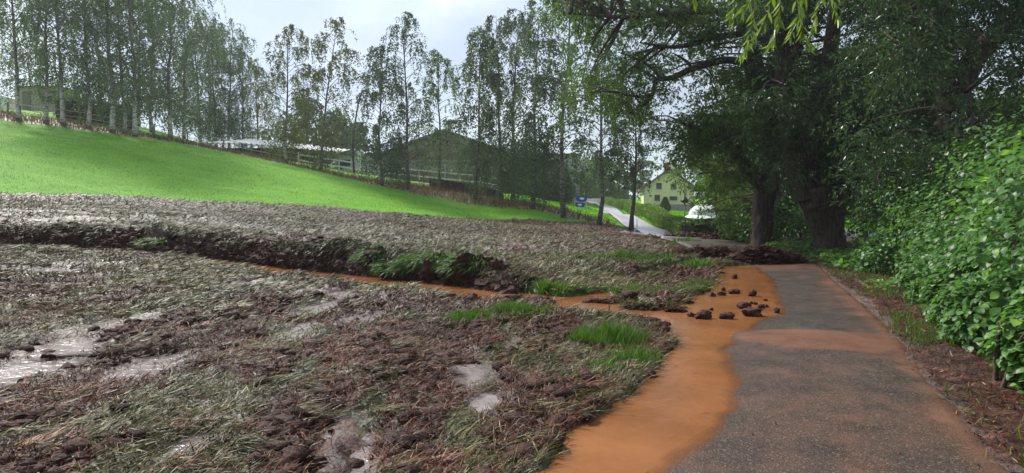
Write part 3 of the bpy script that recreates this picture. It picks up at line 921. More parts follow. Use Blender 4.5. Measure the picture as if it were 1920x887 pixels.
def big_tree(name, label, group, base, trunk_specs, clumps, leafmat, rg, nspray=30, nleaf=13, ll=.135, lw=.055, twigs=.12, bark=DARKBARK, cat='tree', droop=.28):
    root = thing(name, label, cat, tuple(base), group)
    for i, (pts, rad, kw) in enumerate(trunk_specs):
        mb = MB(); ridged_tube(mb, np.asarray(pts) - base, rad, **kw)
        mb.build('trunk' if i == 0 else 'limb', bark, root, smooth=True)
    pos, fwd, up, sc, tint, sp = leafy(clumps, nspray, nleaf, rg, ll, lw, droop=droop)
    V, Fc, tt = scatter(LEAF2[0], LEAF2[1], pos - base, fwd, up, sc, tint)
    link('crown', np_mesh('crown', V, Fc, leafmat, tint=tt), root)
    # thin branches from the limbs out to the leaf sprays
    if twigs:
        nodes = np.concatenate([catmull(p, 14)[3:] for p, r, k in trunk_specs])
        mb = MB()
        for c in clumps[rg.random(len(clumps)) < .9]:
            a = nodes[np.argmin(((nodes - c[:3]) ** 2).sum(1))]
            mid = (a + c[:3]) / 2 + rg.normal(0, .25, 3) + np.array([0, 0, .25])
            ln = np.linalg.norm(a - c[:3])
            mb.tube(catmull([a, mid, c[:3]], 6) - base, np.linspace(min(.09, .02 + ln * .012), .012, 6), n=5, cap=False)
        for s in sp[rg.random(len(sp)) < twigs]:
            c = clumps[np.argmin(((clumps[:, :3] - s) ** 2).sum(1)), :3]
            mb.tube(np.array([c, (c + s) / 2 + rg.normal(0, .06, 3), s]) - base, [.014, .010, .006], n=3, cap=False)
        mb.build('branches', bark, root, smooth=True)
    return root


rg = np.random.default_rng(11)


def at(px, py, D): return P(px, py, D)


def gz(x, y): return float(ground_h(np.array([[x]]), np.array([[y]]), False)[0, 0])


HOLES = [(1378, 92, 30), (1315, 178, 26), (1270, 215, 22), (1660, 45, 34), (1600, 70, 22), (1830, 30, 30), (1900, 95, 40), (1762, 120, 14), (1440, 285, 14), (1130, 45, 22), (1145, 130, 24), (1090, 70, 22), (1200, 160, 20)]
# far willow: the prominent arching branch reaches left over the path
b2 = at(1428, 459, 28)
spec2 = [
    ([at(1428, 464, 28), at(1430, 400, 28), at(1438, 345, 28)], [.44, .41, .44], dict(n=24, m=30, ridge=.16, flare=.3, seed=3)),
    ([at(1440, 352, 28), at(1450, 250, 28), at(1441, 190, 27.5), at(1418, 125, 27), at(1396, 30, 26.5), at(1380, -70, 26)], [.46, .36, .33, .30, .24, .15], dict(n=14, m=26, ridge=.08, seed=4)),
    ([at(1436, 352, 28), at(1408, 325, 27.5), at(1372, 275, 27), at(1338, 255, 26.5), at(1290, 235, 26)], [.33, .27, .22, .15, .07], dict(n=12, m=20, ridge=.08, seed=5)),
    ([at(1412, 135, 27), at(1396, 119, 26.6), at(1358, 113, 26), at(1300, 128, 25.5), at(1262, 145, 25.2), at(1231, 152, 25), at(1219, 186, 24.7), at(1178, 214, 24.4)], [.17, .16, .15, .13, .11, .09, .07, .03], dict(n=9, m=34, ridge=.06, seed=6)),
    ([at(1225, 175, 24.8), at(1200, 182, 24.6), at(1150, 172, 24.4), at(1105, 173, 24.2)], [.06, .05, .04, .02], dict(n=6, m=16, ridge=.04, seed=16)),
    ([at(1240, 149, 25), at(1222, 128, 24.8), at(1195, 110, 24.6), at(1165, 100, 24.4)], [.07, .05, .04, .02], dict(n=6, m=16, ridge=.04, seed=17)),
    ([at(1300, 128, 25.5), at(1280, 110, 25.3), at(1262, 100, 25.2)], [.06, .05, .02], dict(n=6, m=10, ridge=.04, seed=18)),
    ([at(1446, 235, 28), at(1475, 150, 28), at(1500, 80, 28), at(1522, -30, 28)], [.28, .22, .18, .1], dict(n=10, m=18, seed=7)),
    ([at(1402, 62, 26.6), at(1340, 70, 26), at(1270, 88, 25.6), at(1200, 80, 25)], [.15, .12, .08, .03], dict(n=8, m=18, seed=8)),
    ([at(1394, 20, 26.5), at(1310, 22, 26), at(1180, 32, 25.5), at(1070, 25, 25)], [.16, .13, .08, .03], dict(n=8, m=18, seed=9)),
]
poly2 = [(1015, -130), (1022, 20), (1078, 70), (1080, 150), (1085, 190), (1150, 205), (1195, 262), (1250, 290), (1340, 330), (1420, 345), (1490, 300), (1490, -130)]
cl2 = px_clumps(poly2, 24, 33, 200, rg, (.5, .85), HOLES + [(1400, 250, 34), (1435, 310, 44), (1430, 180, 30), (1330, 122, 14), (1230, 165, 14)])
cl2b = px_clumps([(1260, 300), (1300, 440), (1420, 440), (1420, 300)], 29, 36, 26, rg, (.5, .8), [(1320, 400, 42), (1270, 350, 40)])
cl2c = px_clumps([(1265, 205), (1290, 285), (1400, 300), (1380, 225)], 25, 28, 18, rg, (.45, .7))
big_tree('willow_tree', 'far old willow beside the path with a long bare branch arching left', None, b2, spec2, np.r_[cl2, cl2b, cl2c], LW_MID, rg)

b1 = at(1552, 480, 23)
spec1 = [
    ([at(1556, 486, 23), at(1553, 440, 23), at(1546, 395, 23), at(1540, 350, 23)], [.44, .50, .66, .86], dict(n=30, m=34, ridge=.16, flare=.3, twist=1.6, seed=13)),
    ([at(1512, 372, 23), at(1494, 310, 23), at(1478, 210, 22.7), at(1466, 100, 22.4), at(1450, -40, 22)], [.46, .42, .34, .26, .14], dict(n=14, m=24, ridge=.1, seed=14)),
    ([at(1572, 372, 23), at(1592, 290, 23), at(1622, 180, 23), at(1662, 80, 23), at(1700, -60, 23)], [.50, .42, .33, .24, .12], dict(n=14, m=24, ridge=.1, seed=15)),
    ([at(1545, 370, 23), at(1540, 210, 23.5), at(1562, 60, 24), at(1570, -80, 24)], [.45, .36, .26, .12], dict(n=12, m=22, ridge=.1, seed=19)),
]
poly1 = [(1400, -150), (1405, 180), (1450, 300), (1470, 345), (1560, 350), (1640, 380), (1740, 350), (1740, -150)]
cl1 = px_clumps(poly1, 19, 29, 230, rg, (.5, .85), HOLES + [(1545, 360, 40), (1510, 330, 24)])
big_tree('willow_tree', 'thick leaning willow with furrowed twisted trunk at the right edge of the path', None, b1, spec1, cl1, LW_DARK, rg)

b3 = at(1812, 500, 16)
spec3 = [
    ([at(1815, 512, 16), at(1806, 380, 16), at(1795, 240, 16), at(1784, 150, 16)], [.5, .42, .38, .36], dict(n=18, m=26, ridge=.1, flare=.2, seed=23)),
    ([at(1786, 165, 16), at(1768, 70, 16), at(1750, -60, 16)], [.30, .24, .15], dict(n=12, m=18, seed=24)),
    ([at(1788, 175, 16), at(1835, 100, 15.8), at(1900, 42, 15.5), at(1990, 0, 15)], [.30, .24, .2, .12], dict(n=12, m=18, seed=25)),
    ([at(1775, 120, 16), at(1730, 60, 16), at(1700, -30, 16)], [.14, .1, .06], dict(n=8, m=12, seed=26)),
]
poly3 = [(1620, -200), (1610, 100), (1640, 330), (1760, 370), (1850, 330), (1900, 240), (1990, 220), (1990, -200)]
cl3 = px_clumps(poly3, 12.5, 20, 185, rg, (.4, .75), HOLES + [(1870, 140, 46), (1900, 190, 44), (1905, 60, 30)])
big_tree('willow_tree', 'dark willow rising behind the roadside bushes at the right edge', None, b3, spec3, cl3, LW_DARK, rg, nspray=28, nleaf=12, ll=.11, lw=.04)


# understorey and background trees on the right
def plain_tree(px, py, D, h, wd, mat, n, rgs, name='broadleaf_tree', label='', group=None, leaf=.3, base_f=.25, lean=0):
    q = at(px, py, D); x, y = q[0], q[1]
    base = np.array([x, y, gz(x, y) - .1])
    rg = np.random.default_rng(rgs)
    top = base + np.array([lean, 0, h])
    tp = [base, base + np.array([lean * .3 + rg.normal(0, .15), 0, h * .35]), base + np.array([lean * .7 + rg.normal(0, .2), 0, h * .7]), top - np.array([0, 0, h * .08])]
    r0 = h * .017
    spec = [(tp, [r0, r0 * .8, r0 * .45, r0 * .12], dict(n=8, m=14, ridge=.06, flare=.2, seed=rgs))]
    # clumps: several lobes of different reach around the stem
    C = []
    for k in range(n):
        s = rg.random()
        zf = base_f + (1 - base_f) * s
        prof = math.sin(min(1, (s * .9 + .12)) * math.pi) ** .7
        a = rg.uniform(0, 6.28); r = wd * prof * rg.random() ** .5 * (1 + .35 * math.sin(a * 3 + rgs) * math.cos(s * 7 + rgs))
        C.append((base[0] + lean * zf + r * math.cos(a), base[1] + r * math.sin(a), base[2] + h * zf, wd * rg.uniform(.18, .34)))
    C = np.array(C)
    for k in range(5):
        c = C[rg.integers(len(C))]
        a = np.array([np.interp(.3 + .1 * k, [0, .35, .7, 1], [p[i] for p in tp]) for i in range(3)])
        spec.append(([a, (a + c[:3]) / 2 + np.array([0, 0, .3]), c[:3]], [r0 * .35, r0 * .2, .02], dict(n=6, m=8, ridge=.03, seed=k)))
    return big_tree(name, label, group, base, spec, C, mat, rg, nspray=12, nleaf=10, ll=leaf, lw=leaf * .55, twigs=0, bark=GREYBARK, droop=.35)


plain_tree(1375, 452, 50, 9, 2.6, L_BRIGHT, 70, 101, label='bright green tree between the lamp post and the far willow', leaf=.24, base_f=.36)
plain_tree(1352, 410, 84, 12, 3.6, L_BRIGHT, 70, 102, label='light green tree rising behind the white tent', leaf=.34, base_f=.3)
plain_tree(1325, 400, 150, 19, 6.0, L_BRIGHT, 60, 103, label='tall grey green tree behind the right side of the yellow house', leaf=.6, base_f=.15)
G_UND = 'trees closing the view behind the willows'
for i, (px, py, D, h, wd, mt) in enumerate([(1460, 450, 40, 11, 3.6, LW_DARK), (1520, 455, 46, 13, 4.2, LW_MID), (1620, 455, 38, 12, 4.0, LW_DARK), (1700, 455, 34, 8.0, 3.4, LW_MID), (1780, 460, 30, 7.0, 3.4, LW_DARK), (1880, 460, 27, 6.0, 3.0, LW_MID), (1960, 450, 33, 7.5, 3.8, LW_MID), (1400, 440, 60, 13, 4.2, LW_MID)]):
    plain_tree(px, py, D, h, wd, mt, 70, 120 + i, label='dark leafy tree closing the view behind the willow trunks', group=G_UND, leaf=.27, base_f=.12)


# ------------------------------------------------------------------ birches along the fence
def place_birch(meshes, px, py, D, label, group, sc=1.0, rz=0.0, name='birch_tree', sz=None):
    q = at(px, py, D)
    root = thing(name, label, 'birch', (q[0], q[1], gz(q[0], q[1]) - .02), group, rz)
    root.scale = (sc, sc, sz or sc)
    link('trunk', meshes[0], root); link('limbs', meshes[1], root); link('crown', meshes[2], root)
    return root


GL = 'birches along the top of the meadow'
VA = birch(1, 18.5, spread=.20, base=.16, dens=1.0, lean=(-.05, 0), leafmat=LB_GREY)
VB = birch(2, 18.0, spread=.22, base=.14, dens=1.05, lean=(.01, .02), leafmat=LB_GREY, low=.25)
VC = birch(3, 19.0, spread=.23, base=.13, dens=1.1, lean=(.02, 0), leafmat=LB_GREY, low=.3)
place_birch(VA, 36, 216, 60, 'leftmost birch with thin white trunk in front of the beige hut', GL, .95)
place_birch(VB, 86, 223, 61, 'birch with half hidden pale trunk at the right end of the beige hut', GL, .95, 1.0)
place_birch(VA, 119, 229, 61, 'birch whose white foot bends sharply left beside a dark low bush', GL, 1.0, 0.2)
place_birch(VB, 165, 239, 61.5, 'birch with white leaning foot in front of the bright gap below the crowns', GL, 1.0, 2.1)
place_birch(VC, 211, 248, 61, 'tallest upright birch with thick white trunk at the dark hedge', GL, 1.05, .5)
place_birch(VB, 233, 249, 62, 'thin pale birch close behind the thick upright one', GL, .85, 3.0)
place_birch(VC, 253, 257, 61, 'birch with bright white foot marked by a dark ring', GL, .98, 2.4)
GD = 'trees massed behind the upper fence'
VD = birch(4, 17.0, spread=.25, base=.08, dens=1.0, leafmat=LB_GREY, low=.9)
VE = birch(5, 16.0, spread=.25, base=.08, dens=1.0, lean=(.02, 0), leafmat=LB_DARK, low=.8)
for i, (px, py, D, s, v) in enumerate([(-60, 205, 70, 1.0, VD), (60, 206, 88, .8, VD), (190, 225, 74, .95, VE), (285, 245, 68, 1.0, VD), (320, 258, 67, .97, VC), (345, 255, 74, 1.05, VE), (375, 255, 84, 1.05, VD), (405, 258, 84, 1.0, VE), (430, 262, 83, .95, VD), (455, 268, 84, .85, VE), (260, 235, 76, 1.1, VE), (485, 290, 82, .72, VD), (395, 260, 88, 1.05, VD)]):
    place_birch(v, px, py, D, 'grey green tree standing in the dense mass behind the upper fence', GD, s, i * 1.3)
GM = 'birches along the paddock fence'
VY = birch(6, 14.0, spread=.21, base=.14, dens=1.2, lean=(.03, 0), leafmat=LB_YEL, low=1.3)
VF = birch(7, 14.5, bark=BIRCHD, spread=.17, base=.2, dens=.85, lean=(.13, 0), leafmat=LB_YEL, low=.8)
VG = birch(8, 14.5, bark=BIRCHD, spread=.20, base=.12, dens=1.1, lean=(.02, 0), leafmat=LB_DARK, low=1.5)
VH = birch(9, 14.0, bark=BIRCHD, spread=.18, base=.2, dens=.75, lean=(.0, 0), leafmat=LB_GREY, low=.3)
VI = birch(10, 17.0, bark=BIRCHD, spread=.185, base=.14, dens=1.1, lean=(-.02, 0), leafmat=LB_DARK, low=1.2)
VJ = birch(13, 18.0, bark=BIRCHD, spread=.16, base=.16, dens=.85, lean=(.01, 0), leafmat=LB_GREY, low=.5)
place_birch(VY, 537, 306, 66, 'bushy yellowish green birch in front of the white shed roof', GM, .98)
place_birch(VF, 602, 322, 64, 'birch with slanting bare upper trunk leaning right beside the shed roof end', GM, 1.02)
place_birch(VG, 717, 337, 58, 'dark birch in front of the light grey end of the hall wall', GM, .86)
place_birch(VI, 766, 343, 58, 'tall dark birch with black trunk before the brown gable', GM, .90)
place_birch(VH, 826, 347, 61, 'sparse thin birch beneath the gable ridge', GM, .92)
place_birch(VJ, 890, 362, 57, 'airy birch with straight trunk right of the gable roof', GM, .82)
place_birch(VG, 940, 376, 58, 'dense dark birch at the right end of the white paddock fence', GM, 1.12, 1.2)
place_birch(VI, 962, 378, 60, 'dark birch crowded against the dense one by the fence end', GM, 1.0, 2.4)
place_birch(VI, 999, 389, 54, 'tall birch with dark drooping skirt and earth mound at its foot', GM, .98, 3.3)
VL = birch(14, 18.0, spread=.16, base=.2, dens=.85, lean=(.01, 0), leafmat=LB_GREY, bark=BIRCHD)
place_birch(VL, 1057, 406, 52, 'tall slim birch left of the blue sign with clean pale trunk', GM, 1.08)
place_birch(VL, 1122, 418, 48, 'slim birch with hazy crown right of the blue sign', GM, .86, 2.0)
VK = birch(12, 9.0, bark=GREYBARK, spread=.25, base=.36, dens=.9, lean=(.05, 0), leafmat=LB_DARK, low=0.0, r0=.17, hang=1.2, leaf=.12)
place_birch(VK, 1183, 426, 45, 'small dark trunked weeping birch beside the wet path', GM, .95)
# bare bent snag
q = at(664, 325, 62); q[2] = gz(q[0], q[1])
sn = thing('dead_tree', 'thin bare sapling bending right between two leafy birches', 'tree', tuple(q))
mb = MB(); pp = np.array([at(664, 325, 62), at(662, 280, 62), at(666, 230, 62), at(676, 178, 62), at(690, 172, 62), at(702, 190, 62)]) - q
mb.tube(catmull(pp, 18), np.linspace(.11, .03, 18), n=6); mb.build('trunk', GREYBARK, sn, True)
mb = MB()
for k in range(9):
    a = catmull(pp, 18)[rg.integers(7, 17)]
    mb.tube([a, a + np.array([rg.normal(0, .5), rg.normal(0, .3), rg.uniform(-.5, .3)]), a + np.array([rg.normal(0, .7), 0, -1.0])], [.025, .015, .008], n=4, cap=False)
mb.build('branches', GREYBARK, sn, True)

# background trees: middle distance behind the paddock and the house
GB = 'far trees behind the paddock and the lawn'
for i, (px, py, D, h, wd, mt) in enumerate([(630, 300, 105, 10, 4.5, LB_GREY), (575, 300, 100, 11, 4.5, LB_DARK), (670, 305, 112, 9, 4.5, LB_DARK), (1090, 385, 135, 8, 5, LB_GREY), (1125, 382, 128, 8.5, 4.5, L_BRIGHT), (1160, 378, 150, 9, 4.5, LB_GREY), (1205, 380, 175, 11, 5, LB_GREY), (1062, 380, 110, 7, 3.5, LB_GREY), (1030, 374, 84, 5.0, 3.0, LB_GREY), (1040, 376, 90, 4.2, 2.2, LB_GREY), (985, 370, 82, 5, 2.6, LB_GREY), (1400, 400, 120, 18, 7, LB_GREY)]):
    plain_tree(px, py, D, h, wd, mt, 46, 200 + i, label='rounded tree in the far background behind lawn and paddock', group=GB, leaf=.5, base_f=.08)
# ------------------------------------------------------------------ buildings and fences
WALL_Y = rough_mat('yellow_render', [(.3, (.62, .60, .34)), (.7, (.70, .68, .40))], scale=1.5, bump=.1)
STONE = rough_mat('grey_stone_plinth', [(.3, (.16, .15, .15)), (.7, (.32, .31, .30))], scale=3, bump=.5, bscale=6)
TILE = rough_mat('red_roof_tiles', [(.3, (.13, .042, .036)), (.7, (.20, .075, .062))], scale=2, bump=.4, bscale=5, rough=(.6, .8))
FRAME = rough_mat('dark_window_frame', [(.3, (.05, .045, .045)), (.7, (.08, .07, .07))], bump=.05, rough=(.4, .6))
GLASS = rough_mat('window_glass', [(.3, (.02, .028, .035)), (.7, (.05, .06, .07))], bump=.02, rough=(.04, .1), spec=.6)
WHITE = rough_mat('white_paint', [(.3, (.66, .65, .64)), (.7, (.80, .79, .78))], bump=.08, rough=(.45, .7))
GREYW = rough_mat('weathered_white_rail', [(.3, (.42, .41, .40)), (.7, (.60, .58, .57))], bump=.1, rough=(.5, .8))
HALLW = rough_mat('grey_hall_cladding', [(.3, (.20, .185, .17)), (.7, (.30, .28, .26))], scale=.6, bump=.1, rough=(.5, .8))
HALLB = rough_mat('brown_hall_board', [(.3, (.13, .085, .07)), (.7, (.20, .14, .115))], scale=.8, bump=.2)
HALLR = rough_mat('brown_hall_roof', [(.3, (.13, .11, .095)), (.7, (.20, .17, .15))], scale=.7, bump=.2, bscale=4)
GREYB = rough_mat('pale_grey_wall', [(.3, (.30, .30, .30)), (.7, (.40, .40, .40))], scale=.7, bump=.08)
BEIGE = rough_mat('beige_hut_wall', [(.3, (.30, .26, .20)), (.7, (.40, .36, .28))], scale=1, bump=.1)
DARKW = rough_mat('dark_shed_wall', [(.3, (.012, .022, .026)), (.7, (.030, .045, .050))], scale=1, bump=.1)
BLACK = rough_mat('black_metal', [(.3, (.012, .012, .013)), (.7, (.025, .025, .027))], bump=.05, rough=(.35, .5))
WOODP = rough_mat('weathered_post', [(.3, (.12, .10, .08)), (.7, (.25, .22, .18))], bump=.3, stretch=(3, 3, .4))
GREEN = rough_mat('green_paint', [(.3, (.07, .16, .06)), (.7, (.11, .22, .09))], bump=.08)
BLUE = rough_mat('blue_sign_paint', [(.3, (.012, .05, .33)), (.7, (.02, .07, .42))], bump=.03, rough=(.3, .45))
LBLUE = rough_mat('light_blue_paint', [(.3, (.30, .50, .75)), (.7, (.40, .60, .82))], bump=.03, rough=(.4, .5))
PINK = rough_mat('pinkish_board', [(.3, (.42, .27, .27)), (.7, (.52, .36, .35))], bump=.03)
CANVAS = rough_mat('white_tent_canvas', [(.3, (.55, .60, .57)), (.7, (.68, .72, .69))], scale=1.2, bump=.15, bscale=3)
REDB = rough_mat('red_brown_boards', [(.3, (.20, .08, .05)), (.7, (.30, .13, .08))], bump=.2)
DARKIN = rough_mat('dark_clutter', [(.3, (.02, .016, .014)), (.7, (.10, .06, .05))], scale=3, bump=.2)


def roof_window(root, cx, cz, w, h, y=0.0):
    """window set in a wall that faces -Y at local y"""
    f = MB()
    t = .09
    for (dx, dz, ww, hh) in ((-w / 2 + t / 2, 0, t, h), (w / 2 - t / 2, 0, t, h), (0, h / 2 - t / 2, w - 2 * t, t), (0, -h / 2 + t / 2, w - 2 * t, t), (0, 0, .06, h - 2 * t)):
        f.box((cx + dx, y - .03, cz + dz), (ww, .12, hh))
    fo = f.build('window', FRAME, root)
    MB().box((cx, y - .01, cz), (w - .1, .04, h - .1)).build('pane', GLASS, fo)
    MB().box((cx, y - .07, cz - h / 2 - .05), (w + .16, .2, .06)).build('sill', GREYW, fo)


# yellow house
D = 125.0
hq = at(1254, 394, D)
hz0 = gz(hq[0], hq[1])
yh = thing('house', 'yellow two storey house with red tiled roof and grey stone plinth', 'house', (hq[0], hq[1], hz0), None, R(-9))
u = D / F   # metres per photograph pixel at the house
wh = 46 * u
ev, rd = 42 * u, 76 * u
sl_ = (rd - ev) / wh
Lh = 13.0
MB().prism([(-wh, 1.1), (wh, 1.1), (wh, ev), (0, rd), (-wh, ev)], 0, Lh).build('wall', WALL_Y, yh)
MB().prism([(-wh - .08, -1.5), (wh + .08, -1.5), (wh + .08, 1.1), (-wh - .08, 1.1)], -.08, Lh + .08).build('plinth', STONE, yh)
ro = None
for s in (-1, 1):
    e = .7
    a = (s * (wh + e), ev - sl_ * e); b = (0, rd)
    pl = [a, b, (0, rd + .32), (s * (wh + e), ev - sl_ * e + .28)]
    o = MB().prism(pl, -.7, Lh + .7).build('roof', TILE, yh)
    MB().prism([(s * (wh + e + .02), ev - sl_ * e - .14), (s * .01, rd - .14), (s * .01, rd + .0), (s * (wh + e + .02), ev - sl_ * e)], -.76, -.66).build('barge_board', HALLB, o)
    if s < 0: ro = o
MB().box((-.3, 3.0, rd + .7), (.9, .9, 1.5)).build('chimney', REDB, ro)
for (px, py, w, h) in [(1236, 349, 1.0, 1.15), (1262, 350, 1.0, 1.05), (1233, 371, 1.0, 1.15), (1262, 372, 1.45, .75)]:
    roof_window(yh, (px - 1254) * u * 1.02, (394 - py) * u, w, h, 0.0)
MB().box((4.4, -.06, 1.0), (.8, .1, 1.1)).build('cellar_window', FRAME, yh)
MB().tube([(-wh + .12, -.1, .1), (-wh + .12, -.1, ev)], .07, n=6).build('downpipe', GREYW, yh)

# conifer beside the house
def cone_shrub(px, py, D, h, r):
    q = at(px, py, D); z = gz(q[0], q[1])
    root = thing('conifer_shrub', 'small conical evergreen on the lawn in front of the yellow house', 'shrub', (q[0], q[1], z))
    rgx = np.random.default_rng(4); n = 2600
    t_ = rgx.random(n) ** .8; a = rgx.uniform(0, 6.28, n); rr = r * np.minimum(1, (1 - t_) * 1.25) * rgx.uniform(.75, 1.05, n) * np.where(t_ < .12, .85, 1)
    pos = np.stack([rr * np.cos(a), rr * np.sin(a), .1 + t_ * h], -1)
    fwd = np.stack([np.cos(a), np.sin(a), 1.2 + 0 * a], -1) + rgx.normal(0, .3, (n, 3))
    V, Fc, tt = scatter(LEAF2[0], LEAF2[1], pos, fwd, rdir(n, rgx), np.stack([np.full(n, .18), np.full(n, .4), np.full(n, .3)], -1), rgx.random(n))
    link('foliage', np_mesh('foliage', V, Fc, L_CON, tint=tt), root)
    MB().tube([(0, 0, -.1), (0, 0, h * .8)], [.12, .03], n=6).build('stem', GREYBARK, root)
cone_shrub(1247, 402, 100, 2.0, .72)

# hedge beside the path, clipped box of leaves round a twiggy core
HW = rough_mat('hedge_core', [(.3, (.015, .02, .008)), (.7, (.04, .05, .02))], scale=6, bump=.5)


def hedge(line, h, w, label, mat, leaf, dens, seed):
    rgx = np.random.default_rng(seed)
    line = np.asarray(line, float)
    z0 = np.array([gz(p[0], p[1]) for p in line])
    root = thing('hedge', label, 'hedge', (line[0, 0], line[0, 1], z0[0]))
    b0 = np.array([line[0, 0], line[0, 1], z0[0]])
    core = MB()
    left, right = offset_poly(line, -w * .38), offset_poly(line, w * .38)
    for i in range(len(line) - 1):
        q = [(*left[i], z0[i] - .2), (*right[i], z0[i] - .2), (*right[i], z0[i] + h * .88), (*left[i], z0[i] + h * .88)]
        p = [(*left[i + 1], z0[i + 1] - .2), (*right[i + 1], z0[i + 1] - .2), (*right[i + 1], z0[i + 1] + h * .88), (*left[i + 1], z0[i + 1] + h * .88)]
        V = [np.array(v) - b0 for v in q + p]
        Fc = [(0, 4, 5, 1), (1, 5, 6, 2), (2, 6, 7, 3), (3, 7, 4, 0)]
        if i == 0: Fc.append((0, 1, 2, 3))
        if i == len(line) - 2: Fc.append((7, 6, 5, 4))
        core.add(V, Fc)
    core.build('core', HW, root)
    seg = np.linalg.norm(np.diff(line, axis=0), axis=1); cum = np.r_[0, np.cumsum(seg)]
    n = int(cum[-1] * dens)
    s = rgx.random(n) * cum[-1]
    cx, cy, cz = np.interp(s, cum, line[:, 0]), np.interp(s, cum, line[:, 1]), np.interp(s, cum, z0)
    T = np.gradient(line, axis=0); T = norm(T); tx = np.interp(s, cum, T[:, 0]); ty = np.interp(s, cum, T[:, 1])
    face = rgx.random(n)
    lat = np.where(face < .36, -w / 2, np.where(face < .62, w / 2, rgx.uniform(-w / 2, w / 2, n)))
    hh = np.where(face < .62, rgx.random(n) * h, h) + .06 * fbm(s * 1.3, 0 * s, seed, 3) * h
    lat = lat + rgx.normal(0, .05, n); hh = hh + rgx.normal(0, .05, n)
    pos = np.stack([cx + ty * lat, cy - tx * lat, cz + hh], -1) - b0
    fwd = np.stack([ty * lat, -tx * lat, .35 + 0 * lat], -1) + rgx.normal(0, .5, (n, 3))
    k = leaf * rgx.uniform(.7, 1.3, n)
    V, Fc, tt = scatter(LEAF2[0] * np.array([.7, 1, 1]), LEAF2[1], pos, fwd, rdir(n, rgx), k, np.clip(.45 + .25 * fbm(s * .6, hh, seed + 1, 3) + rgx.normal(0, .15, n), 0, 1))
    link('foliage', np_mesh('foliage', V, Fc, mat, tint=tt), root)


pts = [at(1290, 440, 40)[:2], at(1262, 428, 47)[:2], at(1222, 410, 62)[:2], at(1180, 397, 84)[:2], at(1146, 386, 112)[:2], at(1132, 381, 128)[:2]]
hl = resample(np.array(pts), lambda y: 2.0)
hedge(hl, 1.05, 1.0, 'clipped green hedge running uphill along the wet path', L_HEDGE, .15, 420, 5)
pts = [at(1292, 441, 40.5)[:2], at(1330, 443, 40)[:2], at(1400, 446, 40)[:2], at(1440, 446, 41)[:2]]
hedge(resample(np.array(pts), lambda y: 1.0), 1.05, .8, 'dark clipped hedge right of the lamp post in front of the tent', L_CON, .14, 420, 6)

# lamp post
q = at(1283, 447, 40); q[2] = gz(q[0], q[1])
lp = thing('street_lamp', 'black lamp post with bell shaped shade at the end of the hedge', 'street lamp', tuple(q))
MB().tube([(0, 0, -.1), (0, 0, .5), (0, 0, .52), (0, 0, 2.35)], [.075, .07, .045, .038], n=8).build('post', BLACK, lp, True)
MB().tube([(0, 0, 2.28), (0, 0, 2.36), (0, 0, 2.42), (0, 0, 2.52), (0, 0, 2.64), (0, 0, 2.72), (0, 0, 2.78)], [.10, .25, .24, .17, .09, .04, .02], n=14).build('lamp_shade', BLACK, lp, True)
MB().tube([(0, 0, 2.24), (0, 0, 2.36)], [.05, .11], n=10).build('lantern_glass', GLASS, lp, True)

# white dome tent behind the hedge
D = 58.0
q = at(1320, 414, D); q[2] = gz(q[0], q[1])
tent = thing('tent', 'white domed party tent with ragged side flap standing behind the hedge', 'tent', tuple(q))
mb = MB(); n = 20; m = 7
V = []; rr = 1.35
for j in range(m + 1):
    a = j / m * math.pi / 2
    for i in range(n):
        b = i / n * 2 * math.pi
        r = rr * math.cos(a) * (1 + .03 * math.cos(8 * b))
        V.append((r * math.cos(b), r * math.sin(b), .55 + .98 * math.sin(a)))
Fc = [(j * n + i, j * n + (i + 1) % n, (j + 1) * n + (i + 1) % n, (j + 1) * n + i) for j in range(m) for i in range(n)]
mb.add(V, Fc).build('roof_dome', CANVAS, tent, True)
mb = MB(); V = []
for i in range(n + 1):
    b = i / n * 2 * math.pi
    V += [(1.34 * math.cos(b), 1.34 * math.sin(b), .57), ((1.8 + .05 * math.cos(5 * b)) * math.cos(b), 1.8 * math.sin(b), .28 + .05 * math.sin(7 * b))]
mb.add(V, [(2 * i, 2 * i + 1, 2 * i + 3, 2 * i + 2) for i in range(n)]).build('eave_flap', CANVAS, tent, True)
for k in range(5):
    x = -1.45 + k * .2
    MB().add([(x, -1.2 + k * .02, .36), (x + .15, -1.2 + k * .02, .36), (x + .02 - .15, -1.32 + k * .02, -.35), (x - .18, -1.32 + k * .02, -.35)], [(0, 1, 2, 3)]).add([(x, -1.19 + k * .02, .36), (x + .15, -1.19 + k * .02, .36), (x + .02 - .15, -1.31 + k * .02, -.35), (x - .18, -1.31 + k * .02, -.35)], [(3, 2, 1, 0)]).build('side_flap', CANVAS, tent)
for k in range(6):
    b = k * math.pi / 3 + .4
    MB().tube([(1.4 * math.cos(b), 1.4 * math.sin(b), -.6), (1.34 * math.cos(b), 1.34 * math.sin(b), .58)], .03, n=6).build('pole', GREYW, tent)
fs = thing('log_pile', 'dark brown stack of stuff sheltered under the white tent', 'log pile', (q[0] + .2, q[1] + .3, q[2]))
for r_ in range(4):
    for c_ in range(7 - r_ % 2):
        MB().tube([(-.9 + c_ * .27 + .13 * (r_ % 2), -.4 + .04 * ((c_ * 7) % 3), .05 + r_ * .15), (-.9 + c_ * .27 + .13 * (r_ % 2), .5, .05 + r_ * .15)], .125, n=8).build('log', DARKIN, fs, True)
# small red brown shed far right of the tent
q = at(1345, 405, 75); q[2] = gz(q[0], q[1])
sh = thing('garden_shed', 'reddish brown garden shed half hidden by leaves right of the tent', 'shed', tuple(q), None, R(-15))
MB().prism([(-1.6, -.5), (1.6, -.5), (1.6, 1.5), (0, 2.3), (-1.6, 1.5)], 0, 3).build('wall', REDB, sh)
for s in (-1, 1):
    MB().prism([(s * 1.9, 1.35), (0, 2.32), (0, 2.46), (s * 1.9, 1.49)], -.25, 3.25).build('roof', HALLR, sh)

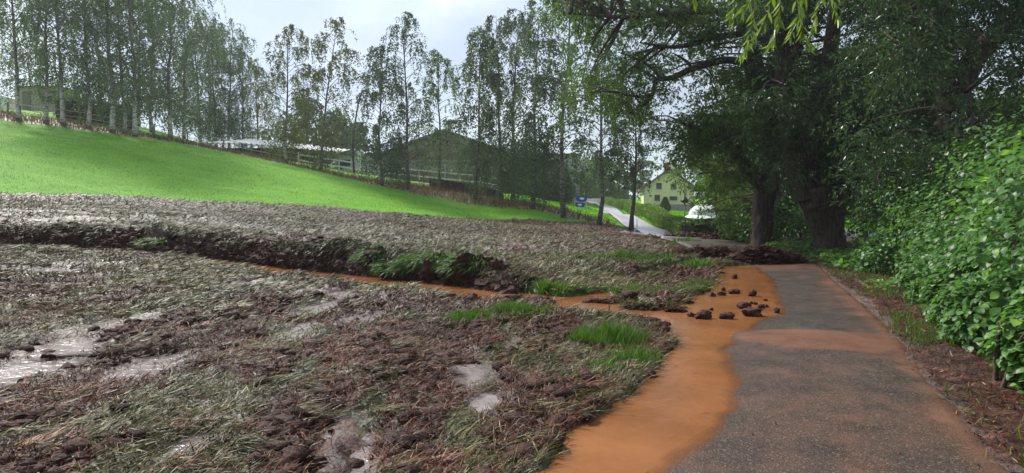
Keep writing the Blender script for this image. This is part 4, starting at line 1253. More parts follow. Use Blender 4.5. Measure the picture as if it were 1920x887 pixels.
# riding hall
D = 96.0
u = D / F
q = at(835, 350, D); q[2] = gz(q[0], q[1])
hall = thing('riding_hall', 'long grey brown riding hall with low brown gable behind the paddock', 'hall', tuple(q), None, R(-4))
gb = (350 - 300) * u; gr = (350 - 243) * u
w1 = 150 * u
MB().prism([(-w1, -1), (w1, -1), (w1, gb), (0, gr - .3), (-w1, gb)], 0, 30).build('wall', HALLW, hall)
MB().box((0, -.06, 1.0), (2 * w1 - .2, .1, 2.6)).build('kick_board', HALLB, hall)
MB().box((0, -.09, gb - .4), (2 * w1 - .1, .12, .3)).build('fascia', HALLR, hall)
MB().prism([(-w1 * .55, gb + .1), (w1 * .55, gb + .1), (0, gr - .6)], -.08, -.01).build('gable_boards', HALLB, hall)
for s in (-1, 1):
    MB().prism([(s * (w1 + .9), gb - .35), (0, gr - .25), (0, gr + .05), (s * (w1 + .9), gb - .02)], -1.0, 31).build('roof', HALLR, hall)
for k in range(7):
    x = -w1 + 1.5 + k * (2 * w1 - 3) / 6
    MB().box((x, -.16, (gb - .6) / 2), (.22, .16, gb - .7)).build('pillar', GREYB if k % 2 else HALLB, hall)
MB().box((3.2, -.1, gb + 1.0), (4.4, .1, .35)).build('vent', FRAME, hall)
D = 92.0; u = D / F
q = at(1035, 352, D); q[2] = gz(q[0], q[1])
an = thing('annex_building', 'flat roofed pale grey building at the right end of the riding hall', 'building', tuple(q), None, R(-4))
ah = float(at(1035, 291, D)[2] - q[2])
MB().box((0, 4.5, ah / 2 - .5), (103 * u, 9, ah + 1)).build('wall', GREYB, an)
MB().box((0, 4.5, ah + .11), (103 * u + .5, 9.5, .22)).build('roof', HALLR, an)
for x in (-2.2, 1.4):
    roof_window(an, x, ah - 2.0, 1.1, 1.0, -.01)
# light wall left of the hall
q = at(690, 346, 84); q[2] = gz(q[0], q[1])
lw_ = thing('outbuilding', 'low light grey outbuilding wall at the left end of the riding hall', 'building', tuple(q))
MB().box((0, 2, 1.3), (4.2, 4, 3.4)).build('wall', GREYB, lw_)
MB().box((0, 2, 3.06), (4.6, 4.4, .12)).build('roof', HALLR, lw_)

# open shed with white corrugated roof
D = 72.0
ql = at(356, 300, D); qr = at(640, 318, D)
base = (ql + qr) / 2; base[2] = gz(base[0], base[1])
cs = thing('open_shed', 'long open shed with white corrugated roof and dark back wall', 'shed', tuple(base))
zl, zr = at(360, 268, D)[2] - base[2], at(640, 285, D)[2] - base[2]
xl, xr = ql[0] - base[0], qr[0] - base[0]
ncor = 110
xs = np.linspace(xl, xr, ncor); zc = np.interp(xs, [xl, xl + (xr - xl) * .35, xr], [zl + .05, zl + .0, zr]) + .05 * np.where(np.arange(ncor) % 4 < 2, 1, -1)
yb, rise = 4.2, 1.15
rise_x = np.interp(xs, [xl, xl + (xr - xl) * .3, xr], [.35, .85, .6])
V = np.concatenate([np.stack([xs, 0 * xs, zc], -1), np.stack([xs, 0 * xs + yb, zc + rise_x], -1), np.stack([xs, 0 * xs, zc - .05], -1), np.stack([xs, 0 * xs + yb, zc + rise_x - .05], -1)])
Fc = [(i, i + 1, ncor + i + 1, ncor + i) for i in range(ncor - 1)] + [(2 * ncor + i + 1, 2 * ncor + i, 3 * ncor + i, 3 * ncor + i + 1) for i in range(ncor - 1)] + [(2 * ncor + i, 2 * ncor + i + 1, i + 1, i) for i in range(ncor - 1)]
MB().add(V, Fc).build('roof', WHITE, cs)
MB().box(((xl + xr) / 2 - 1.2, yb - .2, (zl + zr) / 2 - 2.0), (xr - xl - 2.6, .15, 4.6)).build('back_wall', DARKW, cs)
for s, x in ((0, xl + .6), (1, xr - 2.4)):
    MB().box((x, yb / 2 - .2, (zl if s == 0 else zr) - 1.9), (.12, yb - .6, 3.6)).build('side_wall', DARKW, cs)
for k in range(6):
    x = xl + .4 + k * (xr - xl - .8) / 5
    zt = float(np.interp(x, xs, zc)) - .08
    MB().box((x, .15, (zt - 4) / 2), (.16, .16, zt + 4)).build('post', WOODP, cs)
# small green and white playhouse stall
q = at(654, 338, 74); q[2] = gz(q[0], q[1])
st = thing('stall_hut', 'small hut with green roof and white gable beside the paddock fence', 'hut', tuple(q))
MB().box((-.3, 1, .8), (2.5, 2, 2.0)).build('wall', GREYW, st)
MB().prism([(-1.9, 1.75), (1.0, 1.75), (1.0, 2.0), (-1.9, 2.0)], -.3, 2.2).build('roof', GREEN, st)
MB().prism([(.75, 1.7), (1.9, 1.7), (1.9, 1.9), (1.35, 2.45), (.75, 1.9)], -.2, .2).build('gable', WHITE, st)
MB().box((-.5, -.04, .9), (1.4, .06, .7)).build('hatch', DARKW, st)
MB().box((-.9, -.35, .25), (.5, .4, .5)).build('crate', BLUE, st)

# beige hut and white low wall at the upper left
q = at(70, 203, 78); q[2] = gz(q[0], q[1])
bh = thing('hut', 'flat roofed beige hut behind the leftmost birches', 'hut', tuple(q))
hh_ = float(at(70, 163, 78)[2] - q[2])
MB().box((0, 2, hh_ / 2 - .5), (5.0, 4, hh_ + 1)).build('wall', BEIGE, bh)
MB().box((0, 2, hh_ + .06), (5.3, 4.3, .14)).build('roof', HALLR, bh)
MB().box((-1.2, -.05, hh_ * .55), (.9, .08, hh_ * .6)).build('door', WOODP, bh)
MB().box((1.2, -.05, hh_ * .6), (1.2, .08, .7)).build('window', GLASS, bh)
q = at(2, 210, 80); q[2] = gz(q[0], q[1])
wt = thing('greenhouse', 'pale translucent greenhouse at the left edge behind the birches', 'greenhouse', tuple(q))
zt = float(at(2, 172, 80)[2] - q[2])
MB().box((-1.5, 2, zt * .35 - .3), (5.2, 4, zt * .7 + .6)).build('wall', WHITE, wt)
MB().prism([(-4.3, zt * .7), (1.2, zt * .7), (1.2, zt * .74), (-1.5, zt), (-4.3, zt * .74)], -.1, 4.1).build('roof', CANVAS, wt)
for k in range(6):
    MB().box((-4.0 + k * 1.0, -.03, zt * .35), (.07, .06, zt * .7)).build('mullion', GREYB, wt)

# dark hedge mass under the left birches
pts = [at(108, 226, 66)[:2], at(150, 235, 67)[:2], at(200, 246, 67)[:2], at(250, 254, 67)[:2]]
hedge(resample(np.array(pts), lambda y: 1.2), 1.9, 1.5, 'dark unclipped hedge behind the white feet of the birches', LB_DARK, .26, 330, 8)

# wire fence line at the top of the meadow
FPX = [(15, 217, 63.5), (90, 231, 63.5), (150, 243, 64), (225, 255, 64), (290, 264, 65), (352, 272, 66), (420, 287, 66), (490, 300, 66), (545, 311, 66.5), (590, 318, 67)]
GF = 'posts of the wire fence above the meadow'
q0 = at(*FPX[0]); q0[2] = gz(q0[0], q0[1])
wf = thing('wire_fence', 'rope fence on thin posts along the upper edge of the meadow', 'fence', tuple(q0))
tops = []
for f in FPX:
    q = at(*f); z = gz(q[0], q[1])
    MB().box((q[0] - q0[0], q[1] - q0[1], z - q0[2] + .5), (.12, .12, 1.3), rz=.3).build('post', WOODP, wf)
    tops.append((q[0] - q0[0], q[1] - q0[1] - .07, z - q0[2] + 1.05))
MB().tube(np.array(tops), .03, n=5).build('rope', GREYW, wf)
MB().tube(np.array(tops) - np.array([0, 0, .5]), .022, n=5).build('rope', GREYW, wf)

# white paddock fence: posts, two rails and the pale kick board
KPX = [(560, 318, 70), (598, 325, 69), (636, 330, 68.5), (672, 336, 68), (710, 341, 67.5), (748, 345, 67), (786, 349, 66.5), (824, 353, 66), (862, 357, 65.5), (900, 361, 65), (932, 365, 64.5)]
q0 = at(*KPX[0]); q0[2] = gz(q0[0], q0[1])
pf = thing('paddock_fence', 'white rail fence round the paddock with a pale kick board below', 'fence', tuple(q0))
TOPS = []
for f in KPX:
    q = at(*f)
    zt = P(f[0], f[1] - 33, f[2])[2]; zb = min(gz(q[0], q[1]), P(f[0], f[1] + 3, f[2])[2])
    MB().box((q[0] - q0[0], q[1] - q0[1], (zt + zb) / 2 - q0[2] - .2), (.13, .13, zt - zb + .4)).build('post', GREYW, pf)
    TOPS.append((q[0] - q0[0], q[1] - q0[1], q[2] - q0[2]))
TOPS = np.array(TOPS)
for (off, hh, mt, nm) in ((1.62, .16, WHITE, 'rail'), (1.0, .16, WHITE, 'rail'), (.10, .40, WHITE, 'kick_board')):
    for i in range(len(TOPS) - 1):
        a, b = TOPS[i] + np.array([0, -.09, off]), TOPS[i + 1] + np.array([0, -.09, off])
        V = []
        for p in (a, b):
            for dy in (-.025, .025):
                for dz in (-hh / 2, hh / 2): V.append((p[0], p[1] + dy, p[2] + dz))
        MB().add(V, [(0, 1, 3, 2), (4, 6, 7, 5), (0, 4, 5, 1), (2, 3, 7, 6), (0, 2, 6, 4), (1, 5, 7, 3)]).build(nm, mt, pf)

# dark retaining wall below the paddock at its right end
wp = [at(805, 352, 62.5), at(860, 361, 61.5), at(905, 371, 60.5), at(938, 380, 60)]
q0 = wp[0].copy(); q0[2] = gz(q0[0], q0[1])
rw = thing('retaining_wall', 'low blackish retaining wall under the right end of the paddock', 'wall', tuple(q0))
for i in range(len(wp) - 1):
    a, b = wp[i] - q0, wp[i + 1] - q0
    for k in range(4):
        p0, p1 = a + (b - a) * (k / 4), a + (b - a) * ((k + .96) / 4)
        V = [(p[0], p[1] + dy, p[2] + dz) for p in (p0, p1) for dy in (0, .3) for dz in (-.9, .95 + .05 * ((k * 3 + i) % 3))]
        MB().add(V, [(0, 1, 3, 2), (4, 6, 7, 5), (0, 4, 5, 1), (2, 3, 7, 6), (0, 2, 6, 4), (1, 5, 7, 3)]).build('block', DARKIN, rw)

# blue sign on the lawn
D = 78.0; u = D / F
q = at(1089, 381, D); q[2] = gz(q[0], q[1])
sg = thing('sign', 'blue sign of two stacked rounded boards with white emblems on the lawn', 'sign', tuple(q))


def disc(mb, cx, cz, rx, rz_, y0, y1, n=22, p=1.0):
    pl = []
    for i in range(n):
        a = i / n * 2 * math.pi
        c, s = math.cos(a), math.sin(a)
        pl.append((cx + rx * math.copysign(abs(c) ** p, c), cz + rz_ * math.copysign(abs(s) ** p, s)))
    return mb.prism(pl, y0, y1)


disc(MB(), .12, 1.72, .82, .46, -.06, .06, p=.8).build('upper_board', BLUE, sg)
disc(MB(), .15, 1.74, .36, .17, -.075, -.06).build('emblem', WHITE, sg)
disc(MB(), -.15, .78, .72, .38, -.06, .06, p=.8).build('lower_board', BLUE, sg)
disc(MB(), -.15, .82, .30, .14, -.075, -.06).build('emblem', WHITE, sg)
MB().box((.05, .03, 1.22), (1.3, .06, .26)).build('middle_board', PINK, sg)
MB().box((-.05, -.02, .28), (2.0, .1, .24)).build('foot_board', LBLUE, sg)
for x in (-.85, .85):
    MB().box((x, .1, .9), (.1, .08, 2.0)).build('post', GREYW, sg)
sg.scale = (.80, .80, .80)
# low pale wall right of the sign
q = at(1122, 384, 122); q[2] = gz(q[0], q[1])
pw = thing('garden_wall', 'low pale garden wall at the top end of the path behind the sign', 'wall', tuple(q))
MB().box((-.5, .2, .35), (6.2, .3, 1.1)).build('wall', WHITE, pw)
MB().box((-.5, .2, .94), (6.4, .42, .08)).build('coping', GREYW, pw)
# distant house roof seen over the trees
q = at(1098, 380, 170); q[2] = gz(q[0], q[1])
dh = thing('distant_house', 'distant pale house with dark pitched roof above the trees by the sign', 'house', tuple(q), None, R(10))
MB().prism([(-4, -1), (4, -1), (4, 7.0), (0, 10.2), (-4, 7.0)], 0, 9).build('wall', GREYB, dh)
for s in (-1, 1):
    MB().prism([(s * 4.7, 6.5), (0, 10.25), (0, 10.6), (s * 4.7, 6.85)], -.5, 9.5).build('roof', HALLR, dh)
roof_window(dh, -1.6, 4.6, 1.1, 1.3); roof_window(dh, 1.6, 4.6, 1.1, 1.3)
# slim bollard beside the path
q = at(1194, 424, 46); q[2] = gz(q[0], q[1])
pl_ = thing('stake', 'thin weathered stake between the small weeping birch and the path', 'stake', tuple(q))
MB().tube([(0, 0, -.2), (.02, 0, .8)], [.03, .022], n=6).build('shaft', WOODP, pl_)
# ------------------------------------------------------------------ hazel bushes on the right of the path
L_BUSH = leaf_mat('bush_leaves', [(0, (0.0432, 0.1103, 0.0323)), (0.5, (0.081, 0.189, 0.0456)), (0.85, (0.1404, 0.2835, 0.057)), (1, (0.2592, 0.399, 0.0808))], trans=.42, rough=.42, spec=.28)
L_BUSH1 = leaf_mat('bush_single_leaves', [(0, (0.055, 0.1418, 0.0342)), (0.5, (0.1045, 0.2415, 0.0475)), (0.85, (0.187, 0.357, 0.0665)), (1, (0.297, 0.462, 0.095))], trans=.42, rough=.42, spec=.3, per_object=True)
STEM = rough_mat('shrub_stem', [(.3, (.05, .035, .022)), (.7, (.12, .09, .06))], bump=.3)
leaf_me = np_mesh('leaf', LEAF8[0], LEAF8[1], L_BUSH1, smooth=True)


def bush(label, ells, nper, seed, leaf, n_ind=300, group=None, face=(-.93, -.36)):
    rgx = np.random.default_rng(seed)
    c0 = np.array(ells[0][:2]); z0 = gz(*c0)
    b0 = np.array([c0[0], c0[1], z0])
    root = thing('bush', label, 'bush', tuple(b0), group)
    POS, FW, UP, SCL, VIS = [], [], [], [], []
    st = MB()
    for (ex, ey, ez, rx, rz_) in ells:
        gzz = gz(ex, ey)
        n = nper
        d = rdir(n, rgx)
        # the side towards the path and the top are fullest
        keepp = (d[:, 0] * face[0] + d[:, 1] * face[1]) * .5 + d[:, 2] * .25 + .75 > rgx.random(n)
        d = d[keepp]; n = len(d)
        lump = 1 + .34 * fbm(d[:, 0] * 2.2 + ex, d[:, 1] * 2.2 + d[:, 2] * 1.7 + ey, seed, 3)
        r = (1 - rgx.random(n) ** 2.0 * .42) * lump
        pos = np.array([ex, ey, gzz + ez]) + d * r[:, None] * np.array([rx, rx, rz_])
        ok = (pos[:, 2] > gzz + .05) & (fbm(pos[:, 0] * 2.1 + pos[:, 2] * 1.3, pos[:, 1] * 2.1 - pos[:, 2] * 1.9, seed + 7, 3) + .45 * rgx.random(n) > -.02)
        pos, d, r, lump = pos[ok], d[ok], r[ok], lump[ok]; n = len(d)
        # leaves sit along arching shoots: pull them onto shoots in small fans
        q = np.floor(pos / .28)
        h_ = hash2(q[:, 0] * 7 + q[:, 2] * 131, q[:, 1] * 11 + q[:, 2] * 17, seed)
        shoot = norm(d * np.array([1, 1, .5]) + np.stack([np.cos(h_ * 37), np.sin(h_ * 37), .2 + 0 * h_], -1) * .7)
        fwd = shoot + rgx.normal(0, .36, (n, 3)) - np.array([0, 0, .72])
        up = d * np.array([.55, .55, .4]) + np.array([0, 0, .75]) + rgx.normal(0, .28, (n, 3))
        sc = leaf * rgx.uniform(.45, 1.35, n)
        POS.append(pos); FW.append(fwd); UP.append(up); SCL.append(sc); VIS.append(r / np.maximum(lump, .1))
        for k in range(9):
            e = rdir(1, rgx)[0]; e[2] = abs(e[2]); tip = np.array([ex, ey, gzz + ez]) + e * np.array([rx, rx, rz_]) * .92
            f0 = np.array([ex + rgx.normal(0, .25), ey + rgx.normal(0, .25), gzz - .05])
            st.tube(catmull([f0 - b0, f0 * .5 + tip * .5 - b0 + np.array([0, 0, .35]), tip - b0], 9), np.linspace(.024, .006, 9), n=5, cap=False)
    POS = np.concatenate(POS); FW = np.concatenate(FW); UP = np.concatenate(UP); SCL = np.concatenate(SCL); VIS = np.concatenate(VIS)
    st.build('stems', STEM, root, True)
    # the 300 leaves that show largest are parts of their own
    rel = POS - np.array([0, 0, CAM_H])
    dist = np.linalg.norm(rel, axis=1)
    ang = np.abs(rel[:, 0] / np.maximum(rel[:, 1], .1))
    score = SCL / dist * (VIS > .86) * (ang < .80) * (np.abs(np.sum(norm(UP) * norm(-rel), 1)) + .25)
    ind = np.argsort(-score)[:n_ind]
    rest = np.ones(len(POS), bool); rest[ind] = False
    N = rest.sum()
    tint = np.clip(.40 + .25 * fbm(POS[:, 0] * 1.4, POS[:, 1] * 1.4 + POS[:, 2], seed + 3, 2) + RNG.normal(0, .16, len(POS)), 0, 1)
    k3 = np.stack([SCL * .95, SCL, SCL], -1)
    V, Fc, tt = scatter(LEAF8[0], LEAF8[1], POS[rest] - b0, FW[rest], UP[rest], k3[rest], tint[rest])
    tag(link('foliage', np_mesh('foliage', V, Fc, L_BUSH, tint=tt, smooth=True), root), kind='stuff')
    f = norm(FW); r_ = norm(np.cross(f, UP)); u_ = np.cross(r_, f)
    for i in ind:
        o = link('leaf', leaf_me, root)
        M = Matrix.Identity(4)
        for a in range(3):
            M[a][0] = r_[i, a] * k3[i, 0]; M[a][1] = f[i, a] * k3[i, 1]; M[a][2] = u_[i, a] * k3[i, 2]; M[a][3] = POS[i, a] - b0[a]
        o.matrix_local = M


bush('nearest leafy bush with pale new shoots hanging low over the verge', [(5.25, 4.7, .95, 1.05, 1.15), (5.95, 6.4, 1.15, 1.25, 1.5), (5.3, 5.6, .55, .8, .75), (6.9, 5.4, 1.8, 1.5, 1.5), (4.9, 5.6, .3, .65, .5), (5.5, 7.2, .35, .7, .55)], 6200, 51, .080)
bush('middle leafy bush of rounded leaves between the nearest one and the willow', [(7.15, 8.5, 1.2, 1.35, 1.55), (8.3, 10.6, 1.3, 1.5, 1.65), (7.5, 9.6, .6, 1.1, .9), (9.2, 9.3, 1.9, 1.6, 1.4), (6.3, 8.6, .35, .7, .55), (7.2, 10.4, .35, .75, .6)], 6400, 52, .080)
bush('farther leafy bush standing against the foot of the thick leaning willow', [(9.6, 13.4, 1.3, 1.6, 1.6), (10.6, 16.4, 1.3, 1.8, 1.6), (9.0, 12.2, .6, 1.0, .9), (11.4, 14, 1.9, 1.7, 1.4), (8.3, 12.4, .35, .8, .6), (9.2, 15.6, .4, .9, .6)], 6200, 53, .086)
G_SH = 'low bushes between the willow trunks'
bush('dark low bush filling the gap between the two willow trunks', [(11.5, 29, .8, 1.7, 1.2), (13.2, 27, .9, 1.6, 1.3), (12.4, 28, .5, 1.4, .9)], 1500, 54, .14, n_ind=0)
bush('dark bush behind the thick leaning willow', [(14.2, 23.5, 1.2, 2.0, 1.8), (16.5, 21, 1.4, 2.2, 2.0)], 1700, 55, .14, n_ind=0)

# ------------------------------------------------------------------ willow twigs hanging into the picture at the top
LW_NEAR = leaf_mat('near_willow_leaves', [(0, (0.085, 0.1615, 0.0255)), (0.5, (0.136, 0.238, 0.0382)), (1, (0.2295, 0.323, 0.0765))], trans=.45, rough=.35, per_object=True)
wl_me = np_mesh('leaf', WILLOW[0], WILLOW[1], LW_NEAR, smooth=True)
TWIGBARK = rough_mat('green_twig', [(.3, (.10, .10, .03)), (.7, (.18, .17, .06))], bump=.1)
q = at(1500, -120, 4.3)
wb = thing('willow_branch', 'bright green willow twigs hanging into view at the top', 'branch', tuple(q))
mb = MB(); mb.tube(catmull([at(1300, -75, 4.2) - q, at(1400, -110, 4.3) - q, at(1500, -140, 4.4) - q, at(1650, -230, 4.6) - q, at(1850, -420, 4.9) - q], 16), np.linspace(.012, .045, 16), n=7)
mb.build('limb', DARKBARK, wb, True)
TWIG_PX = [[(1310, -78), (1306, -30), (1300, 8)], [(1395, -108), (1386, -40), (1376, 22), (1372, 28)], [(1420, -115), (1418, -30), (1412, 40), (1402, 78), (1388, 108)], [(1450, -122), (1452, -40), (1440, 20), (1424, 60), (1410, 84)], [(1462, -126), (1466, -30), (1460, 30), (1452, 74), (1440, 88)],
      [(1490, -136), (1488, -40), (1498, 20), (1506, 60), (1516, 92)], [(1505, -142), (1512, -40), (1502, 10), (1490, 50), (1478, 72)], [(1530, -155), (1540, -60), (1538, 0), (1526, 40), (1520, 60)], [(1555, -168), (1560, -70), (1562, -10), (1568, 20), (1572, 44)], [(1340, -90), (1338, -40), (1336, -4)], [(1435, -118), (1430, -50), (1400, 10), (1382, 30)]]
rgx = np.random.default_rng(77)
for k, tw in enumerate(TWIG_PX):
    Dk = 4.25 + rgx.uniform(-.25, .3)
    pts_ = catmull([at(a, b, 4.3 + (Dk - 4.3) * min(1, i / 1.5)) - q for i, (a, b) in enumerate(tw)], 26)
    t_ = MB().tube(pts_, np.linspace(.0035, .0012, 26), n=5).build('twig', TWIGBARK, wb, True)
    ln = np.linalg.norm(np.diff(pts_, axis=0), axis=1).sum()
    nl = int(ln / .024)
    for j in range(nl):
        s = (j + rgx.random() * .6) / nl
        if s < .25: continue
        p = np.array([np.interp(s, np.linspace(0, 1, 26), pts_[:, a]) for a in range(3)])
        d = pts_[min(25, int(s * 25) + 1)] - pts_[max(0, int(s * 25) - 1)]; d = d / np.linalg.norm(d)
        sd = rgx.normal(0, 1, 3); sd -= d * (sd @ d); sd /= np.linalg.norm(sd)
        f = d * .75 + sd * .65 + np.array([0, 0, -.35]); f /= np.linalg.norm(f)
        upv = rgx.normal(0, 1, 3) + np.array([0, -.5, .4])
        r_ = np.cross(f, upv); r_ /= np.linalg.norm(r_); u_ = np.cross(r_, f)
        L_ = rgx.uniform(.075, .125) * (1 - .35 * s * s); wv = L_ * rgx.uniform(.17, .24)
        o = link('leaf', wl_me, t_)
        M = Matrix.Identity(4)
        for a in range(3):
            M[a][0] = r_[a] * wv; M[a][1] = f[a] * L_; M[a][2] = u_[a] * L_ * .5; M[a][3] = p[a]
        o.matrix_local = M

# ------------------------------------------------------------------ lying grass, straw and standing tufts
def blade_mat(name, stops, rough=.5, trans=.15):
    return leaf_mat(name, stops, trans=trans, rough=rough, spec=.16)


STRAW = blade_mat('muddy_straw', [(0, (0.0204, 0.0046, 0.0024)), (0.35, (0.0626, 0.0166, 0.008)), (0.65, (0.1172, 0.037, 0.0179)), (0.9, (0.1954, 0.0762, 0.0396)), (1, (0.3126, 0.1478, 0.0827))], rough=.5, trans=.05)
FLAT = blade_mat('flattened_grass_blades', [(0, (0.0165, 0.0193, 0.0036)), (0.3, (0.034, 0.0442, 0.007)), (0.55, (0.0632, 0.0708, 0.0141)), (0.8, (0.1043, 0.0935, 0.0299)), (1, (0.1976, 0.1757, 0.0739))], rough=.45, trans=.12)
FRESH = blade_mat('fresh_grass_blades', [(0, (0.027, 0.068, 0.0127)), (0.5, (0.0585, 0.152, 0.0238)), (0.85, (0.108, 0.224, 0.0425)), (0.93, (0.198, 0.288, 0.102)), (1.0, (0.26, 0.22, 0.12))], rough=.4, trans=.35)
MEADOW = blade_mat('meadow_blades', [(0, (0.061, 0.1754, 0.0155)), (0.5, (0.1017, 0.2682, 0.0224)), (1, (0.1627, 0.3403, 0.0431))], rough=.55, trans=.45)
DRYB = blade_mat('dry_bank_blades', [(0, (.06, .045, .02)), (.4, (.16, .10, .045)), (.7, (.22, .15, .07)), (1, (.10, .15, .04))], rough=.6, trans=.2)


def in_water(x, y):
    d, ins = poly_dist(x, y, WPOLY)
    s, amp, wid, par = ditch_coords(x, y)
    ch = (s > -wid + .05) & (s < .0) & (par < 9)
    return (ins & (d > .03)) | ch


def strew(name, label, n, xr, yr, maskf, mat, ln, wd, lift=(-.05, .35), heads=None, tmpl=BLADE, rg=None, tintf=None, up_h=.0, ground_detail=True, dens_pow=1.0, flow=None, hgt=.0):
    rg = rg or np.random.default_rng(abs(hash(name)) % 1000)
    x = rg.uniform(*xr, n)
    y = yr[0] + (yr[1] - yr[0]) * rg.random(n) ** dens_pow
    k = (np.abs(x) < y * .84 + 1.2)
    x, y = x[k], y[k]
    p = maskf(x, y)
    k = rg.random(len(x)) < p
    x, y = x[k], y[k]; N = len(x)
    z = ground_h(x, y, ground_detail) + hgt
    # direction: mostly with the flow, swirling from place to place
    a = (flow(x, y) if flow else 2.2 * fbm(x * .35, y * .35, 201, 2) + 1.1 * fbm(x * 1.6, y * 1.6, 202, 2)) + rg.normal(0, .8, N)
    el = rg.uniform(*lift, N)
    fwd = np.stack([np.cos(a) * np.cos(el), np.sin(a) * np.cos(el), np.sin(el)], -1)
    up = norm(np.stack([rg.normal(0, .45, N), rg.normal(0, .45, N), np.ones(N)], -1))
    l_ = rg.uniform(*ln, N); w_ = rg.uniform(*wd, N)
    sc = np.stack([w_, l_, l_], -1)
    t = np.clip(rg.normal(.45, .30, N) + (tintf(x, y) if tintf else 0), 0, 1)
    V, Fc, tt = scatter(tmpl[0], tmpl[1], np.stack([x, y, z], -1), fwd, up, sc, t)
    o = link(name, np_mesh(name, V, Fc, mat, tint=tt))
    tag(o, label, None, None, 'stuff')
    return N


def m_mud(x, y):
    mud, g, dr, w = zones(x, y)
    return np.where(in_water(x, y), 0, .16 + .84 * mud) * (1 - .93 * sstep(.45, .75, w)) * (1 - g)


def m_flat(x, y):
    mud, g, dr, w = zones(x, y)
    return np.where(in_water(x, y), 0, (1 - mud) * .78 + .16) * (1 - .9 * sstep(.45, .75, w)) * (1 - g) * (1 - dr)


xr_of = lambda y: np.interp(y, [p[1] for p in PATH_R][::-1], [p[0] for p in PATH_R][::-1])
fl_near = lambda x, y: .35 + 1.3 * fbm(x * .3, y * .3, 203, 2) + .9 * fbm(x * 1.7, y * 1.7, 204, 2)
fl_rand = lambda x, y: RNG.uniform(-2.2, 2.2, len(x)) + .4
fl_far = lambda x, y: .15 + .8 * fbm(x * .3, y * .3, 205, 2) + .5 * fbm(x * 1.2, y * 1.2, 206, 2)
left_of = lambda f: (lambda x, y: f(x, y) * (x < xr_of(y) - .2))
NB = 0
NB += strew('muddy_straw', 'mud coated straw lying over the near field', 190000, (-7, 2.4), (2.9, 9.5), left_of(m_mud), STRAW, (.03, .15), (.003, .008), lift=(-.2, .6), flow=fl_rand, dens_pow=1.3, tintf=lambda x, y: -.07 + .45 * fbm(x * 1.1, y * .6, 211, 3))
NB += strew('flattened_grass', 'green and straw coloured grass washed flat over the near field', 85000, (-7, 2.4), (2.9, 9.5), left_of(m_flat), FLAT, (.06, .20), (.005, .010), lift=(-.1, .5), flow=fl_near, dens_pow=1.3, tintf=lambda x, y: .45 * fbm(x * .9, y * .7, 212, 3))
NB += strew('muddy_straw', 'mud coated straw lying beyond the near field', 110000, (-16, 6), (9, 20), left_of(m_mud), STRAW, (.06, .24), (.007, .016), lift=(-.15, .6), flow=fl_rand, dens_pow=1.1, tintf=lambda x, y: -.07 + .4 * fbm(x * .9, y * .6, 213, 3))
NB += strew('flattened_grass', 'grass washed flat on both sides of the ditch', 110000, (-16, 6), (9, 20), left_of(m_flat), FLAT, (.12, .32), (.010, .020), lift=(-.08, .42), flow=fl_far, dens_pow=1.1, tintf=lambda x, y: .5 * fbm(x * .5, y * .8, 214, 3))
far_l = lambda f: (lambda x, y: f(x, y) * (x < np.interp(y, CENTRE[:, 1], CENTRE[:, 0]) - 1.6))
NB += strew('flattened_grass', 'grass washed flat in the upper part of the flooded field', 150000, (-38, 9), (20, 52), far_l(m_flat), FLAT, (.12, .34), (.014, .030), lift=(-.1, .4), flow=fl_far, tintf=lambda x, y: .5 * fbm(x * .3, y * .7, 215, 3) - .10)
NB += strew('muddy_straw', 'muddy straw in the upper part of the flooded field', 100000, (-38, 9), (20, 52), far_l(m_mud), STRAW, (.10, .3), (.014, .030), lift=(-.1, .45), flow=fl_far, tintf=lambda x, y: .35 * fbm(x * .4, y * .7, 216, 3))


def m_green(x, y):
    mud, g, dr, w = zones(x, y)
    return g


NB += strew('meadow_grass', 'short lush green grass of the sloping meadow', 150000, (-60, 12), (34, 66), m_green, MEADOW, (.05, .12), (.015, .03), lift=(.3, 1.2), tmpl=BLADE_UP, flow=lambda x, y: x * 0 + RNG.uniform(0, 6.28, len(x)), ground_detail=False, hgt=-.02, tintf=lambda x, y: .75 * fbm(x * .18, y * .4, 217, 4) + .25 * fbm(x * 1.1, y * 1.1, 218, 2))
NB += strew('dry_grass', 'brownish dry grass on the bank under the paddock fence', 60000, (-62, 10), (46, 70), lambda x, y: zones(x, y)[2], DRYB, (.25, .65), (.03, .06), lift=(.2, 1.3), tmpl=BLADE_UP, flow=lambda x, y: RNG.uniform(0, 6.28, len(x)), ground_detail=False, tintf=lambda x, y: .5 * fbm(x * .3, y * .3, 219, 3))
NB += strew('lawn_grass', 'short yellowish green lawn by the blue sign', 40000, (0, 60), (55, 125), m_green, MEADOW, (.12, .25), (.05, .1), lift=(.3, 1.2), tmpl=BLADE_UP, flow=lambda x, y: RNG.uniform(0, 6.28, len(x)), ground_detail=False, tintf=lambda x, y: .25 + .3 * fbm(x * .1, y * .1, 220, 3))


# right verge: leaf litter, washed straw and ground cover under the bushes
def m_verge(x, y):
    d = x - xr_of(y)
    return (d > .02) * (d < 3.5) * (.35 + .65 * sstep(.1, .9, fbm(x * 1.5, y * 1.5, 221, 3) + .6))


